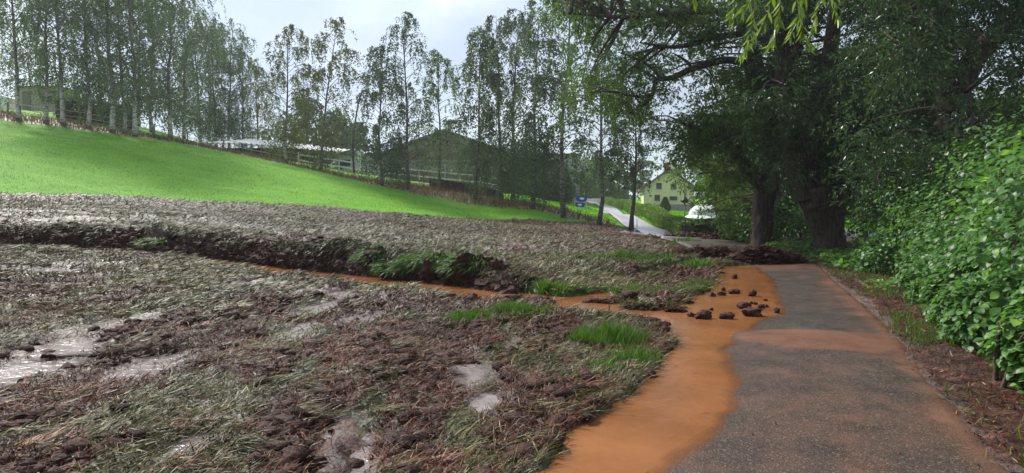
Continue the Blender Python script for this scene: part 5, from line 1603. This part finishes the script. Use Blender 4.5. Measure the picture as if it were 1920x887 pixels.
NB += strew('leaf_litter', 'brown leaf litter and washed straw along the right edge of the path', 70000, (1.5, 13), (2.6, 19), m_verge, STRAW, (.03, .10), (.004, .012), lift=(-.1, .5), flow=lambda x, y: RNG.uniform(0, 6.28, len(x)), hgt=.01, dens_pow=1.2, tintf=lambda x, y: -.08 + .35 * fbm(x * 2, y * 2, 222, 2))
NB += strew('verge_grass', 'sparse green grass and seedlings along the verge', 34000, (1.5, 13), (2.8, 19), lambda x, y: m_verge(x, y) * sstep(-.05, .3, fbm(x * 1.1, y * .8, 223, 3) + .25 * (x - xr_of(y) > .7)), FRESH, (.08, .24), (.007, .014), lift=(.1, 1.2), tmpl=BLADE_UP, flow=lambda x, y: RNG.uniform(0, 6.28, len(x)), dens_pow=1.2)
rgx = np.random.default_rng(5)
n = 5200
x = rgx.uniform(6.5, 15, n); y = rgx.uniform(16, 27, n)
cxx = np.interp(y, CENTRE[:, 1], CENTRE[:, 0])
k = (x > cxx + 1.6 + .4 * fbm(y * .8, x * .5, 9, 2)) & (x < cxx + 6); x, y = x[k], y[k]; n = len(x)
pos = np.stack([x, y, ground_h(x, y, False) + rgx.uniform(.03, .32, n)], -1)
V, Fc, tt = scatter(LEAF8[0], LEAF8[1], pos, rgx.normal(0, 1, (n, 3)) * np.array([1, 1, .3]), rgx.normal(0, .4, (n, 3)) + np.array([0, -.3, 1]), rgx.uniform(.09, .19, n), np.clip(rgx.normal(.6, .2, n), 0, 1))
tag(link('ground_cover', np_mesh('ground_cover', V, Fc, L_BUSH, tint=tt, smooth=True)), 'low green ground cover around the foot of the willows', kind='stuff')
# low seedlings between verge and bushes
n = 2600
y = rgx.uniform(3.2, 13, n); d = rgx.uniform(.35, 1.5, n); x = xr_of(y) + d
k = rgx.random(n) < sstep(-.1, .35, fbm(x * 1.3, y * 1.1, 10, 2) + (d - .7) * .5); x, y = x[k], y[k]; n = len(x)
pos = np.stack([x, y, ground_h(x, y, False) + rgx.uniform(.02, .20, n)], -1)
V, Fc, tt = scatter(LEAF8[0], LEAF8[1], pos, rgx.normal(0, 1, (n, 3)) * np.array([1, 1, .3]), rgx.normal(0, .4, (n, 3)) + np.array([0, -.2, 1]), rgx.uniform(.04, .085, n), np.clip(rgx.normal(.6, .2, n), 0, 1))
tag(link('seedlings', np_mesh('seedlings', V, Fc, L_BUSH, tint=tt, smooth=True)), 'small green seedlings sprouting from the brown verge', kind='stuff')


def solve_px(px, py, hlift=0.0):
    D = 5.0
    lo, hi = 2.5, 80.0
    for D in np.geomspace(2.5, 80, 500):
        q = P(px, py, D)
        if q[2] <= gz(q[0], q[1]) + hlift: return q[0], q[1]
    return q[0], q[1]


def tuft(label, px, py, rx, ry, n, h, seed, mat=FRESH, lean=(.0, .0), lift=(.5, 1.45), wd=(.006, .012), group=None, flowa=None, name='grass_tuft'):
    rgx = np.random.default_rng(seed)
    cx, cy = solve_px(px, py)
    z0 = gz(cx, cy)
    root = link(name, None)
    a = rgx.uniform(0, 6.28, n); r = rgx.random(n) ** .8 * 1.15
    r = r * (1 + .35 * fbm(np.cos(a) * 1.5 + seed, np.sin(a) * 1.5, seed, 2))
    x = cx + np.cos(a) * r * rx; y = cy + np.sin(a) * r * ry
    z = ground_h(x, y, False)
    k = ~in_water(x, y)
    x, y, z, r, a = x[k], y[k], z[k], r[k], a[k]; n = len(x)
    b = (flowa if flowa is not None else 0) + (rgx.normal(0, .5, n) if flowa is not None else rgx.uniform(0, 6.28, n))
    el = rgx.uniform(*lift, n) * (1 - .25 * r)
    fwd = np.stack([np.cos(b) * np.cos(el), np.sin(b) * np.cos(el), np.sin(el)], -1)
    # droop: the template rises along its up-axis and then runs out forward
    l_ = h * rgx.uniform(.3, 1.35, n) * (1.05 - .45 * r) * (1 + .6 * fbm(x * 5, y * 5, seed + 2, 2))
    f2 = np.stack([np.cos(b), np.sin(b), 0 * b], -1)
    up = np.stack([.25 * np.cos(b), .25 * np.sin(b), np.ones(n)], -1)
    V, Fc, tt = scatter(BLADE_UP[0], BLADE_UP[1], np.stack([x - cx, y - cy, z - z0 - .02], -1), f2 if lift[1] > .8 else fwd, up, np.stack([rgx.uniform(*wd, n), l_ * rgx.uniform(.5, 1.1, n), l_], -1), np.clip(rgx.normal(.5, .22, n), 0, 1))
    me = np_mesh(name, V, Fc, mat, tint=tt)
    bpy.data.objects.remove(root)
    o = link(name, me, None, (cx, cy, z0))
    tag(o, label, 'grass', group)
    return o


tuft('broad bright green grass tuft at the near side of the puddle inlet', 965, 592, .62, .40, 2600, .20, 1)
tuft('low green grass trailing left of the broad puddle side tuft', 885, 596, .5, .28, 1000, .12, 9)
tuft('tall upright green grass tuft beside the orange water', 1143, 642, .40, .30, 2600, .26, 2)
tuft('ragged darker grass hanging at the mud edge below the tall tuft', 1190, 672, .34, .30, 900, .14, 3)
tuft('small flattened green tuft on the mud below the tall tuft', 1125, 694, .28, .22, 700, .10, 4)
tuft('wide light green grass patch in the middle of the muddy field', 1165, 488, 1.5, .9, 3000, .22, 5, wd=(.014, .026))
tuft('small light green tuft left of the dark debris heap', 1305, 500, .42, .45, 900, .26, 6, wd=(.014, .024))
tuft('green tuft beside the foot of the lamp post', 1292, 458, .9, .8, 1200, .34, 7, wd=(.02, .034))
tuft('flattened olive grass along the far shore of the puddle inlet', 1190, 548, 1.6, .75, 5200, .13, 8, mat=FRESH, wd=(.010, .018))
tuft('dark green grass lip at the left tip of the puddle inlet', 1020, 556, .75, .4, 2000, .17, 12, wd=(.010, .018))
tuft('green grass strip along the left shore of the upper water', 1330, 545, .35, 1.3, 1700, .13, 13, wd=(.010, .018))

# ------------------------------------------------------------------ lumps of soil
SOIL = rough_mat('wet_dark_soil', [(0.3, (0.0138, 0.0055, 0.0037)), (0.5, (0.0414, 0.0166, 0.0105)), (0.7, (0.0906, 0.0386, 0.0258))], scale=6, rough=(.45, .8), bump=.9, bscale=26, spec=.16)
STONEB = rough_mat('wet_brown_stone', [(0.3, (0.0228, 0.0078, 0.0052)), (0.5, (0.057, 0.0204, 0.0135)), (0.7, (0.114, 0.051, 0.0364))], scale=9, rough=(.45, .75), bump=.8, bscale=35, spec=.2)
_ico = {}


def ico(sub):
    if sub not in _ico:
        bm = bmesh.new(); bmesh.ops.create_icosphere(bm, subdivisions=sub, radius=1)
        bm.verts.ensure_lookup_table()
        _ico[sub] = (np.array([v.co[:] for v in bm.verts]), np.array([[v.index for v in f.verts] for f in bm.faces]))
        bm.free()
    return _ico[sub]


def lump(r, seed, sub=3, rough=.35, freq=1.6, squash=.7):
    V, Fc = ico(sub)
    s3 = seed * 3.17
    a = fbm(V[:, 0] * freq + s3, V[:, 1] * freq + V[:, 2] * 1.3 * freq, seed, 4)
    b = fbm(V[:, 2] * freq * 1.3 + s3, V[:, 0] * freq - V[:, 1] * freq, seed + 5, 4)
    c = np.abs(fbm(V[:, 0] * freq * 3 + V[:, 2] * 2, V[:, 1] * freq * 3 + s3, seed + 9, 3))
    k = 1 + rough * (a + b) - rough * .7 * c
    return V * k[:, None] * np.array(r) * np.array([1, 1, squash]), Fc


def merge_lumps(specs, sub=2, **kw):
    VV, FF, o = [], [], 0
    for (c, r, sd, rot) in specs:
        V, Fc = lump(r, sd, sub, **kw)
        cs_, sn = math.cos(rot), math.sin(rot)
        V = np.stack([V[:, 0] * cs_ - V[:, 1] * sn, V[:, 0] * sn + V[:, 1] * cs_, V[:, 2]], -1) + np.array(c)
        VV.append(V); FF.append(Fc + o); o += len(V)
    return np.concatenate(VV), np.concatenate(FF)


# crumbled soil along the torn bank, with sods sliding down it
rgx = np.random.default_rng(99)
specs = []
for k in range(1100):
    i = rgx.uniform(.3, 7.4); j = int(i); t_ = i - j
    p = DITCH[j] * (1 - t_) + DITCH[j + 1] * t_
    e = DITCH[j + 1] - DITCH[j]; e /= np.linalg.norm(e); nrm = np.array([-e[1], e[0]])
    amp = DITCH_AMP[j] * (1 - t_) + DITCH_AMP[j + 1] * t_
    s = rgx.random()
    q = p + nrm * (-.08 + .5 * s) + e * rgx.normal(0, .05)
    r = rgx.uniform(.03, .11) * (1.9 if rgx.random() < .12 else 1)
    zb_ = float(base_h(np.array([q[0]]), np.array([q[1]]))[0])
    specs.append(((q[0], q[1], zb_ - .02 + amp * (s ** .8) * .92), (r * rgx.uniform(.8, 1.6), r * rgx.uniform(.8, 1.2), r), k, rgx.uniform(0, 6.28)))
V, Fc = merge_lumps(specs, 2, rough=.65, freq=2.0)
tag(link('bank_soil', np_mesh('bank_soil', V, Fc, SOIL, smooth=False)), 'dark crumbling soil along the torn far bank of the ditch', kind='stuff')
tops = np.array([q_[0] for q_ in specs]); m_ = 9000
ii = rgx.integers(0, len(tops), m_)
l_ = rgx.uniform(.06, .22, m_)
V, Fc, tt = scatter(BLADE[0], BLADE[1], tops[ii] + rgx.normal(0, .06, (m_, 3)) + np.array([0, -.04, .05]), np.stack([rgx.normal(.2, .8, m_), rgx.normal(-.4, .6, m_), rgx.uniform(-.9, .4, m_)], -1), rgx.normal(0, .5, (m_, 3)) + np.array([0, 0, 1]), np.stack([rgx.uniform(.008, .016, m_), l_, l_], -1), np.clip(rgx.normal(.15, .18, m_), 0, 1))
tag(link('bank_roots', np_mesh('bank_roots', V, Fc, STRAW, tint=tt)), 'dark roots and torn straw hanging in the broken ditch bank', kind='stuff')
# clods of churned mud strewn over the field
def mud_crumbs(n, xr, yr, rr, seed, pw):
    rgy = np.random.default_rng(seed)
    x = rgy.uniform(*xr, n); y = yr[0] + (yr[1] - yr[0]) * rgy.random(n) ** pw
    p = zones(x, y)[0] * sstep(-.25, .35, fbm(x * 1.9, y * 1.3, 401, 3)) * ~in_water(x, y) * (x < xr_of(y) - .2) * (1 - zones(x, y)[3])
    k = (np.abs(x) < y * .84 + 1) & (rgy.random(n) < p); x, y = x[k], y[k]
    z = ground_h(x, y); V0, F0 = ico(1); n = len(x)
    r = rr[0] + (rr[1] - rr[0]) * rgy.random(n) ** 3
    d = 1 + rgy.normal(0, .28, (n, len(V0)))
    sc = np.stack([r * rgy.uniform(.8, 1.9, n), r * rgy.uniform(.8, 1.7, n), r * rgy.uniform(.5, .95, n)], -1)
    a = rgy.uniform(0, 6.28, n); V = V0[None] * d[..., None] * sc[:, None]
    X = V[..., 0] * np.cos(a)[:, None] - V[..., 1] * np.sin(a)[:, None] + x[:, None]
    Y = V[..., 0] * np.sin(a)[:, None] + V[..., 1] * np.cos(a)[:, None] + y[:, None]
    Z = V[..., 2] + z[:, None]
    Fc = F0[None] + (np.arange(n) * len(V0))[:, None, None]
    tag(link('mud_clods', np_mesh('mud_clods', np.stack([X, Y, Z], -1), Fc.reshape(-1, 3), SOIL, smooth=True)), 'crumbs and clods of churned wet mud strewn over the field', kind='stuff')


mud_crumbs(30000, (-7, 2.4), (2.9, 9.5), (.008, .075), 71, 1.3)
mud_crumbs(22000, (-16, 6), (9, 20), (.015, .11), 72, 1.1)
mud_crumbs(9000, (-38, 9), (20, 50), (.02, .11), 73, 1.0)
# grass roots and turf hanging over the lip
xs, ys, ss = [], [], []
for k in range(9000):
    i = rgx.uniform(0, 7.6); j = int(i); t_ = i - j
    p = DITCH[j] * (1 - t_) + DITCH[j + 1] * t_
    e = DITCH[j + 1] - DITCH[j]; e /= np.linalg.norm(e); nrm = np.array([-e[1], e[0]])
    q = p + nrm * rgx.uniform(.18, .75); xs.append(q[0]); ys.append(q[1]); ss.append((-nrm[0], -nrm[1]))
xs, ys = np.array(xs), np.array(ys); ss = np.array(ss)
k = rgx.random(len(xs)) < sstep(-.25, .25, fbm(xs * .9, ys * .9, 301, 3)); xs, ys, ss = xs[k], ys[k], ss[k]
n = len(xs)
fw = np.stack([ss[:, 0] + rgx.normal(0, .5, n), ss[:, 1] + rgx.normal(0, .5, n), rgx.uniform(-.75, .1, n)], -1)
l_ = rgx.uniform(.15, .42, n)
V, Fc, tt = scatter(BLADE[0], BLADE[1], np.stack([xs, ys, ground_h(xs, ys) + .02], -1), fw, rgx.normal(0, .4, (n, 3)) + np.array([0, 0, 1]), np.stack([rgx.uniform(.012, .022, n), l_, l_], -1), np.clip(rgx.normal(.35, .22, n) + .3 * fbm(xs * .7, ys * .7, 302, 2), 0, 1))
tag(link('overhanging_grass', np_mesh('overhanging_grass', V, Fc, FLAT, tint=tt)), 'grass drooping over the lip of the torn ditch bank', kind='stuff')


def clod(label, px, py, r, seed, name='soil_clod', mat=None, group=None, cat='clod', z=None, sub=3, squash=.75, rot=0.0, rough=.4, lift=.25, xy=None, sod=0, freq=1.6):
    cx, cy = xy if xy is not None else solve_px(px, py)
    zz = gz(cx, cy) if z is None else z
    V, Fc = lump(r, seed, sub, rough, freq, squash)
    cs_, sn = math.cos(rot), math.sin(rot)
    V = np.stack([V[:, 0] * cs_ - V[:, 1] * sn, V[:, 0] * sn + V[:, 1] * cs_, V[:, 2]], -1)
    mind = V[:, 2].min()
    V[:, 2] += -mind * (1 - lift)
    if not sod:
        o = link(name, np_mesh(name, V, Fc, mat or SOIL, smooth=True), None, (cx, cy, zz - .01))
        return tag(o, label, cat, group)
    root = thing(name, label, cat, (cx, cy, zz - .01), group)
    link('soil', np_mesh('soil', V, Fc, mat or SOIL, smooth=False), root)
    rgy = np.random.default_rng(seed + 40)
    me_n = norm(V / np.array(r) ** 2)
    top = np.where(V[:, 2] > V[:, 2].max() * .42)[0]
    ii = rgy.choice(top, sod)
    pos = V[ii] + rgy.normal(0, .02, (sod, 3))
    out_ = np.stack([pos[:, 0], pos[:, 1], 0 * pos[:, 0]], -1)
    fwd = norm(out_) * .5 + np.array([-.55, -.35, -.35]) + rgy.normal(0, .3, (sod, 3))
    l_ = rgy.uniform(.14, .38, sod)
    V2, F2, t2 = scatter(BLADE[0], BLADE[1], pos, fwd, np.array([0, 0, 1.0]) + rgy.normal(0, .3, (sod, 3)), np.stack([rgy.uniform(.010, .018, sod), l_, l_], -1), np.clip(rgy.normal(.5, .2, sod), 0, 1))
    link('grass', np_mesh('grass', V2, F2, FRESH, tint=t2), root)
    return root


clod('large grassy sod slumped in the ditch at the right end of the bank', 805, 520, (.62, .42, .44), 301, sod=1500, lift=.3, xy=tuple(at(802, 505, 14.6)[:2]), z=.06)
clod('low grassy sod lying against the orange stream under the larger one', 765, 525, (.55, .28, .26), 302, sod=1000, lift=.3, xy=tuple(at(762, 520, 14.7)[:2]), z=.02)
clod('dark earth block with grass cap at the right end of the torn bank', 885, 530, (.62, .38, .45), 303, sod=900, lift=.3, rough=.6, freq=2.6, sub=4, xy=tuple(at(885, 515, 13.7)[:2]), z=.02)
clod('grass topped lump of earth in the middle of the bank by the stream', 700, 500, (.5, .34, .40), 304, sod=420, lift=.3, xy=tuple(at(705, 490, 15.6)[:2]), z=.12)
clod('small upright clod at the water below the largest sod', 801, 527, (.16, .13, .22), 305, lift=.2, squash=1.0, rough=.6, freq=2.6, sub=4, xy=tuple(at(801, 527, 13.9)[:2]), z=-.02)
clod('pointed dark clod at the end of the torn bank', 935, 525, (.22, .18, .24), 306, lift=.2, squash=1.0, rough=.6, freq=2.6, sub=4, xy=tuple(at(936, 520, 13.2)[:2]), z=.06)
clod('round brown clod at the foot of the left part of the bank', 125, 452, (.42, .3, .28), 307, lift=.35, rough=.6, freq=2.6, sub=4, xy=tuple(at(128, 450, 19.0)[:2]), z=.5)
clod('grassy lump hanging at the left third of the bank', 290, 460, (.42, .3, .26), 308, sod=260, lift=.3, xy=tuple(at(290, 462, 17.9)[:2]), z=.42)

# washed up debris heaps and mud islands: crumbled soil, roots and straw in one pile each
def pile(name, label, cat, px, py, D, L_, Wd, H, n, seed, rot=0.0, z=None, straw=600, rr=(.03, .10), grass=0):
    rgy = np.random.default_rng(seed)
    c = at(px, py, D); cx, cy = c[0], c[1]
    zz = gz(cx, cy) if z is None else z
    root = thing(name, label, cat, (cx, cy, zz), None)
    specs = []
    cs_, sn = math.cos(rot), math.sin(rot)

    def prof(u, v):
        return max(0.0, (1 - u * u)) ** .6 * max(0.0, 1 - abs(v) ** 1.6) * (.65 + .55 * float(fbm(np.array([u * L_ * 1.6 + seed]), np.array([v * 2.0]), seed, 3)[0] + .35))
    for _ in range(n):
        u, v = rgy.uniform(-1, 1), rgy.normal(0, .42)
        v = max(-1, min(1, v)); h = H * prof(u, v)
        x, y = u * L_ * cs_ - v * Wd * sn, u * L_ * sn + v * Wd * cs_
        r = rgy.uniform(*rr) * (1.5 if rgy.random() < .12 else 1) * (1.1 - .5 * abs(u))
        for q in (h, h * rgy.random()):
            specs.append(((x + rgy.normal(0, .02), y + rgy.normal(0, .02), q - r * .35), (r * rgy.uniform(.8, 1.8), r * rgy.uniform(.8, 1.4), r * rgy.uniform(.6, 1.1)), int(rgy.integers(1, 9000)), rgy.uniform(0, 6.28)))
    V, Fc = merge_lumps(specs, 2, rough=.6, freq=2.0)
    link('soil', np_mesh('soil', V, Fc, SOIL, smooth=False), root)
    tops = np.array([s_[0] for s_ in specs])
    def fib(m, mat, nm, ln, el):
        ii = rgy.integers(0, len(tops), m)
        pos = tops[ii] + rgy.normal(0, .05, (m, 3)) * np.array([1, 1, .5]) + np.array([0, 0, rr[1] * .45])
        fwd = np.stack([rgy.normal(0, 1, m), rgy.normal(0, .7, m), rgy.uniform(*el, m)], -1)
        l_ = rgy.uniform(*ln, m) * max(1, D / 12)
        V2, F2, t2 = scatter(BLADE[0], BLADE[1], pos, fwd, rgy.normal(0, .5, (m, 3)) + np.array([0, 0, 1]), np.stack([rgy.uniform(.004, .009, m) * max(1, D / 9), l_, l_], -1), np.clip(rgy.normal(.35, .22, m), 0, 1))
        link(nm, np_mesh(nm, V2, F2, mat, tint=t2), root)
    if straw: fib(straw, STRAW, 'straw', (.05, .16), (-.6, .5))
    if grass: fib(grass, FRESH, 'grass', (.08, .2), (-.2, .9))
    return root


pile('debris_heap', 'long dark heap of washed up soil lying across the path', 'debris heap', 1432, 489, 18.7, 1.25, .42, .56, 420, 320, straw=1500)
pile('debris_heap', 'lower dark ridge of debris left of the long heap', 'debris heap', 1320, 484, 19.4, 1.15, .36, .32, 260, 321, straw=1100)
pile('debris_heap', 'dark debris ridge below the lamp post at the end of the pale path', 'debris heap', 1290, 447, 35.5, 1.6, .5, .42, 150, 322, straw=500, rr=(.07, .18))
pile('debris_heap', 'dark debris ridge in the shade under the far willow', 'debris heap', 1385, 449, 33, 2.2, .6, .5, 200, 323, straw=500, rr=(.07, .18))
pile('debris_heap', 'small dark debris patch left of the end of the pale path', 'debris heap', 1218, 443, 35, .9, .4, .16, 60, 324, straw=300, rr=(.06, .13))
pile('earth_mound', 'high dark earth mound on the lip at the left of the bank', 'earth mound', 125, 428, 19.6, 1.3, .35, .34, 220, 309, straw=500, z=.78)
pile('mud_island', 'narrow curved mud island in the puddle inlet', 'mud', 1138, 570, 11.0, .42, .09, .08, 80, 330, rot=-.3, z=0, straw=260, rr=(.02, .05))
pile('mud_island', 'thin upper arm of mud reaching the narrow island', 'mud', 1182, 561, 11.4, .45, .08, .05, 60, 331, rot=.25, z=0, straw=260, rr=(.02, .045))
pile('mud_island', 'broad grassy mud island at the mouth of the inlet', 'mud', 1225, 581, 10.4, .5, .20, .13, 130, 332, z=0, straw=600, rr=(.025, .06), grass=260)
pile('mud_island', 'dark mud lump right of the broad grassy island', 'mud', 1266, 588, 10.1, .15, .09, .08, 30, 333, z=0, straw=90, rr=(.02, .05))

# stones lying in the orange water
ST = [  # px, py, radii px (half width, half height), label
    (1379, 519, 5, 5, 'lone brown stone nearest the long debris heap'),
    (1379, 547, 12, 5, 'flat dark stone near the left shore of the water'),
    (1358, 543, 4, 4, 'tiny stone at the shore beside the flat dark one'),
    (1354, 551, 9, 4, 'low reddish clod touching the left shore of the water'),
    (1414, 551, 9, 6, 'oblong grey topped stone in the middle of the water'),
    (1398, 574, 13, 7, 'lumpy dark stone behind the largest one'),
    (1412, 587, 20, 8, 'largest long dark stone of the cluster in the water'),
    (1410, 568, 4, 3, 'left one of the two pebbles behind the lumpy stone'),
    (1417, 569, 4, 3, 'right one of the two pebbles behind the lumpy stone'),
    (1429, 575, 7, 4, 'small two humped stone right of the cluster'),
    (1439, 574, 4, 3, 'small round reddish pebble right of the cluster'),
    (1436, 563, 4, 2, 'tiny flat pebble at the upper right of the cluster'),
    (1459, 583, 5, 6, 'dark stone alone at the edge of the asphalt'),
    (1365, 593, 14, 7, 'lumpy brown stone at the lower left of the cluster'),
    (1320, 592, 17, 8, 'big brown clod at the left of the stones'),
    (1297, 591, 8, 4, 'small flat clod left of the big brown clod'),
    (1335, 580, 4, 3, 'tiny pebble above the big brown clod'),
    (1338, 553, 6, 4, 'small brown clod on the grass edge by the water'),
]
for i, (px, py, rw, rh, lab) in enumerate(ST):
    D = 10.0
    for _ in range(8):
        q = P(px, py + rh * .8, D); D = D * CAM_H / max(.05, CAM_H - q[2])
    s = D / F
    q = P(px, py + rh * .8, D)
    clod(lab, 0, 0, (rw * s, max(rw * .62, rh) * s, rh * 1.25 * s), 350 + i, name='stone', mat=STONEB, group='stones lying in the orange water', cat='stone', sub=3, lift=.3, squash=1.0, xy=(q[0], q[1] + rh * s), z=0, rough=.38, rot=.2 * ((i * 7) % 5 - 2), freq=2.0)

print('blades', NB)

# long combed swathes of flattened grass and stalks
def swathes(nc, nb, xr, yr, mat, ln, wd, seed, pw, tb, label, name='grass_swathes'):
    rgy = np.random.default_rng(seed)
    cx = rgy.uniform(*xr, nc); cy = yr[0] + (yr[1] - yr[0]) * rgy.random(nc) ** pw
    k = (np.abs(cx) < cy * .84 + 1) & (cx < xr_of(cy) - .3) & ~in_water(cx, cy) & (zones(cx, cy)[3] < .5); cx, cy = cx[k], cy[k]; nc = len(cx)
    a0 = fl_near(cx, cy) + rgy.normal(0, .5, nc); tint0 = rgy.normal(tb, .16, nc)
    sz = rgy.uniform(.5, 1.3, nc)
    C = np.repeat(np.arange(nc), nb); n = len(C)
    u, v = rgy.normal(0, .16, n) * sz[C], rgy.normal(0, .06, n) * sz[C]
    a = a0[C] + rgy.normal(0, .22, n) + 1.6 * u
    x = cx[C] + u * np.cos(a0[C]) - v * np.sin(a0[C]); y = cy[C] + u * np.sin(a0[C]) + v * np.cos(a0[C])
    ok = ~in_water(x, y); x, y, a, C = x[ok], y[ok], a[ok], C[ok]; n = len(x)
    z = ground_h(x, y) + rgy.uniform(.005, .035, n)
    l_ = rgy.uniform(*ln, n)
    V, Fc, tt = scatter(BLADE[0] * np.array([1, 1, .7]), BLADE[1], np.stack([x, y, z], -1), np.stack([np.cos(a), np.sin(a), rgy.uniform(-.1, .22, n)], -1), rgy.normal(0, .25, (n, 3)) + np.array([0, 0, 1]), np.stack([rgy.uniform(*wd, n), l_, l_], -1), np.clip(tint0[C] + rgy.normal(0, .15, n), 0, 1))
    tag(link(name, np_mesh(name, V, Fc, mat, tint=tt)), label, kind='stuff')


swathes(130, 60, (-7, 2.4), (2.9, 10), FLAT, (.08, .26), (.004, .009), 81, 1.3, .62, 'combed swathes of pale and green flattened grass lying over the near mud')
swathes(220, 45, (-16, 6), (9, 22), FLAT, (.15, .38), (.009, .018), 82, 1.1, .60, 'combed swathes of flattened grass around the ditch')
swathes(60, 50, (-7, 2.4), (2.9, 10), STRAW, (.08, .24), (.004, .009), 83, 1.3, .75, 'combed swathes of brown stalks lying over the near mud', 'stalk_swathes')
NB += strew('verge_straw', 'pale straw and wilted grass along the edge of the verge', 26000, (1.5, 13), (2.8, 19), lambda x, y: (x > xr_of(y) - .05) * np.exp(-np.maximum(x - xr_of(y) - .1, 0) / .35) * sstep(-.3, .25, fbm(x * 1.3, y * .9, 224, 3)), FLAT, (.05, .18), (.005, .011), lift=(-.1, .4), flow=lambda x, y: RNG.uniform(0, 6.28, len(x)), hgt=.012, dens_pow=1.2, tintf=lambda x, y: .22 + 0 * x)

# bits of straw, twigs and leaf fragments washed onto the path and afloat by the shore
rgx = np.random.default_rng(61)
n = 2200
y = 3.2 + 14.5 * rgx.random(n) ** 1.5; x = rgx.uniform(-.4, 8, n)
d_, ins_ = poly_dist(x, y, WPOLY)
fe, _ = poly_dist(x, y, FIELD_EDGE, closed=False)
de, _ = poly_dist(x, y, PATH_R, closed=False)
pr = .05 + .9 * np.exp(-fe / .10) + .75 * np.exp(-de / .16)
k = ins_ & (rgx.random(n) < pr); x, y = x[k], y[k]; n = len(x)
zz = np.maximum(path_z_near(x, y), 0.0) + .004
a = rgx.uniform(0, 6.28, n)
l_ = rgx.uniform(.02, .10, n)
V, Fc, tt = scatter(BLADE[0] * np.array([1, 1, .4]), BLADE[1], np.stack([x, y, zz], -1), np.stack([np.cos(a), np.sin(a), 0 * a], -1), np.array([0, 0, 1.0]) + rgx.normal(0, .15, (n, 3)), np.stack([rgx.uniform(.003, .010, n), l_, l_], -1), rgx.uniform(.2, 1, n))
tag(link('washed_debris', np_mesh('washed_debris', V, Fc, STRAW, tint=tt)), 'bits of straw and leaf washed onto the asphalt and along the shore', kind='stuff')

# ------------------------------------------------------------------ damp air
hz = bpy.data.meshes.new('haze')
hx, hy0, hy1, hz0_, hz1_ = 640, -60, 1540, float(GZ.min()) - 1.2, 75.0
MBH = MB().add([(x, y, z) for x in (-hx, hx) for y in (hy0, hy1) for z in (hz0_, hz1_)], [(0, 1, 3, 2), (4, 6, 7, 5), (0, 4, 5, 1), (2, 3, 7, 6), (0, 2, 6, 4), (1, 5, 7, 3)])
m, t = new_mat('damp_air')
o_ = nd(t, 'ShaderNodeOutputMaterial'); pv = nd(t, 'ShaderNodeVolumePrincipled')
pv.inputs['Color'].default_value = (.86, .90, .95, 1); pv.inputs['Density'].default_value = .00045; pv.inputs['Anisotropy'].default_value = .35
t.links.new(pv.outputs[0], o_.inputs['Volume'])
tag(MBH.build('haze', m), 'thin damp haze in the air', kind='stuff')
SC.cycles.volume_bounces = 1
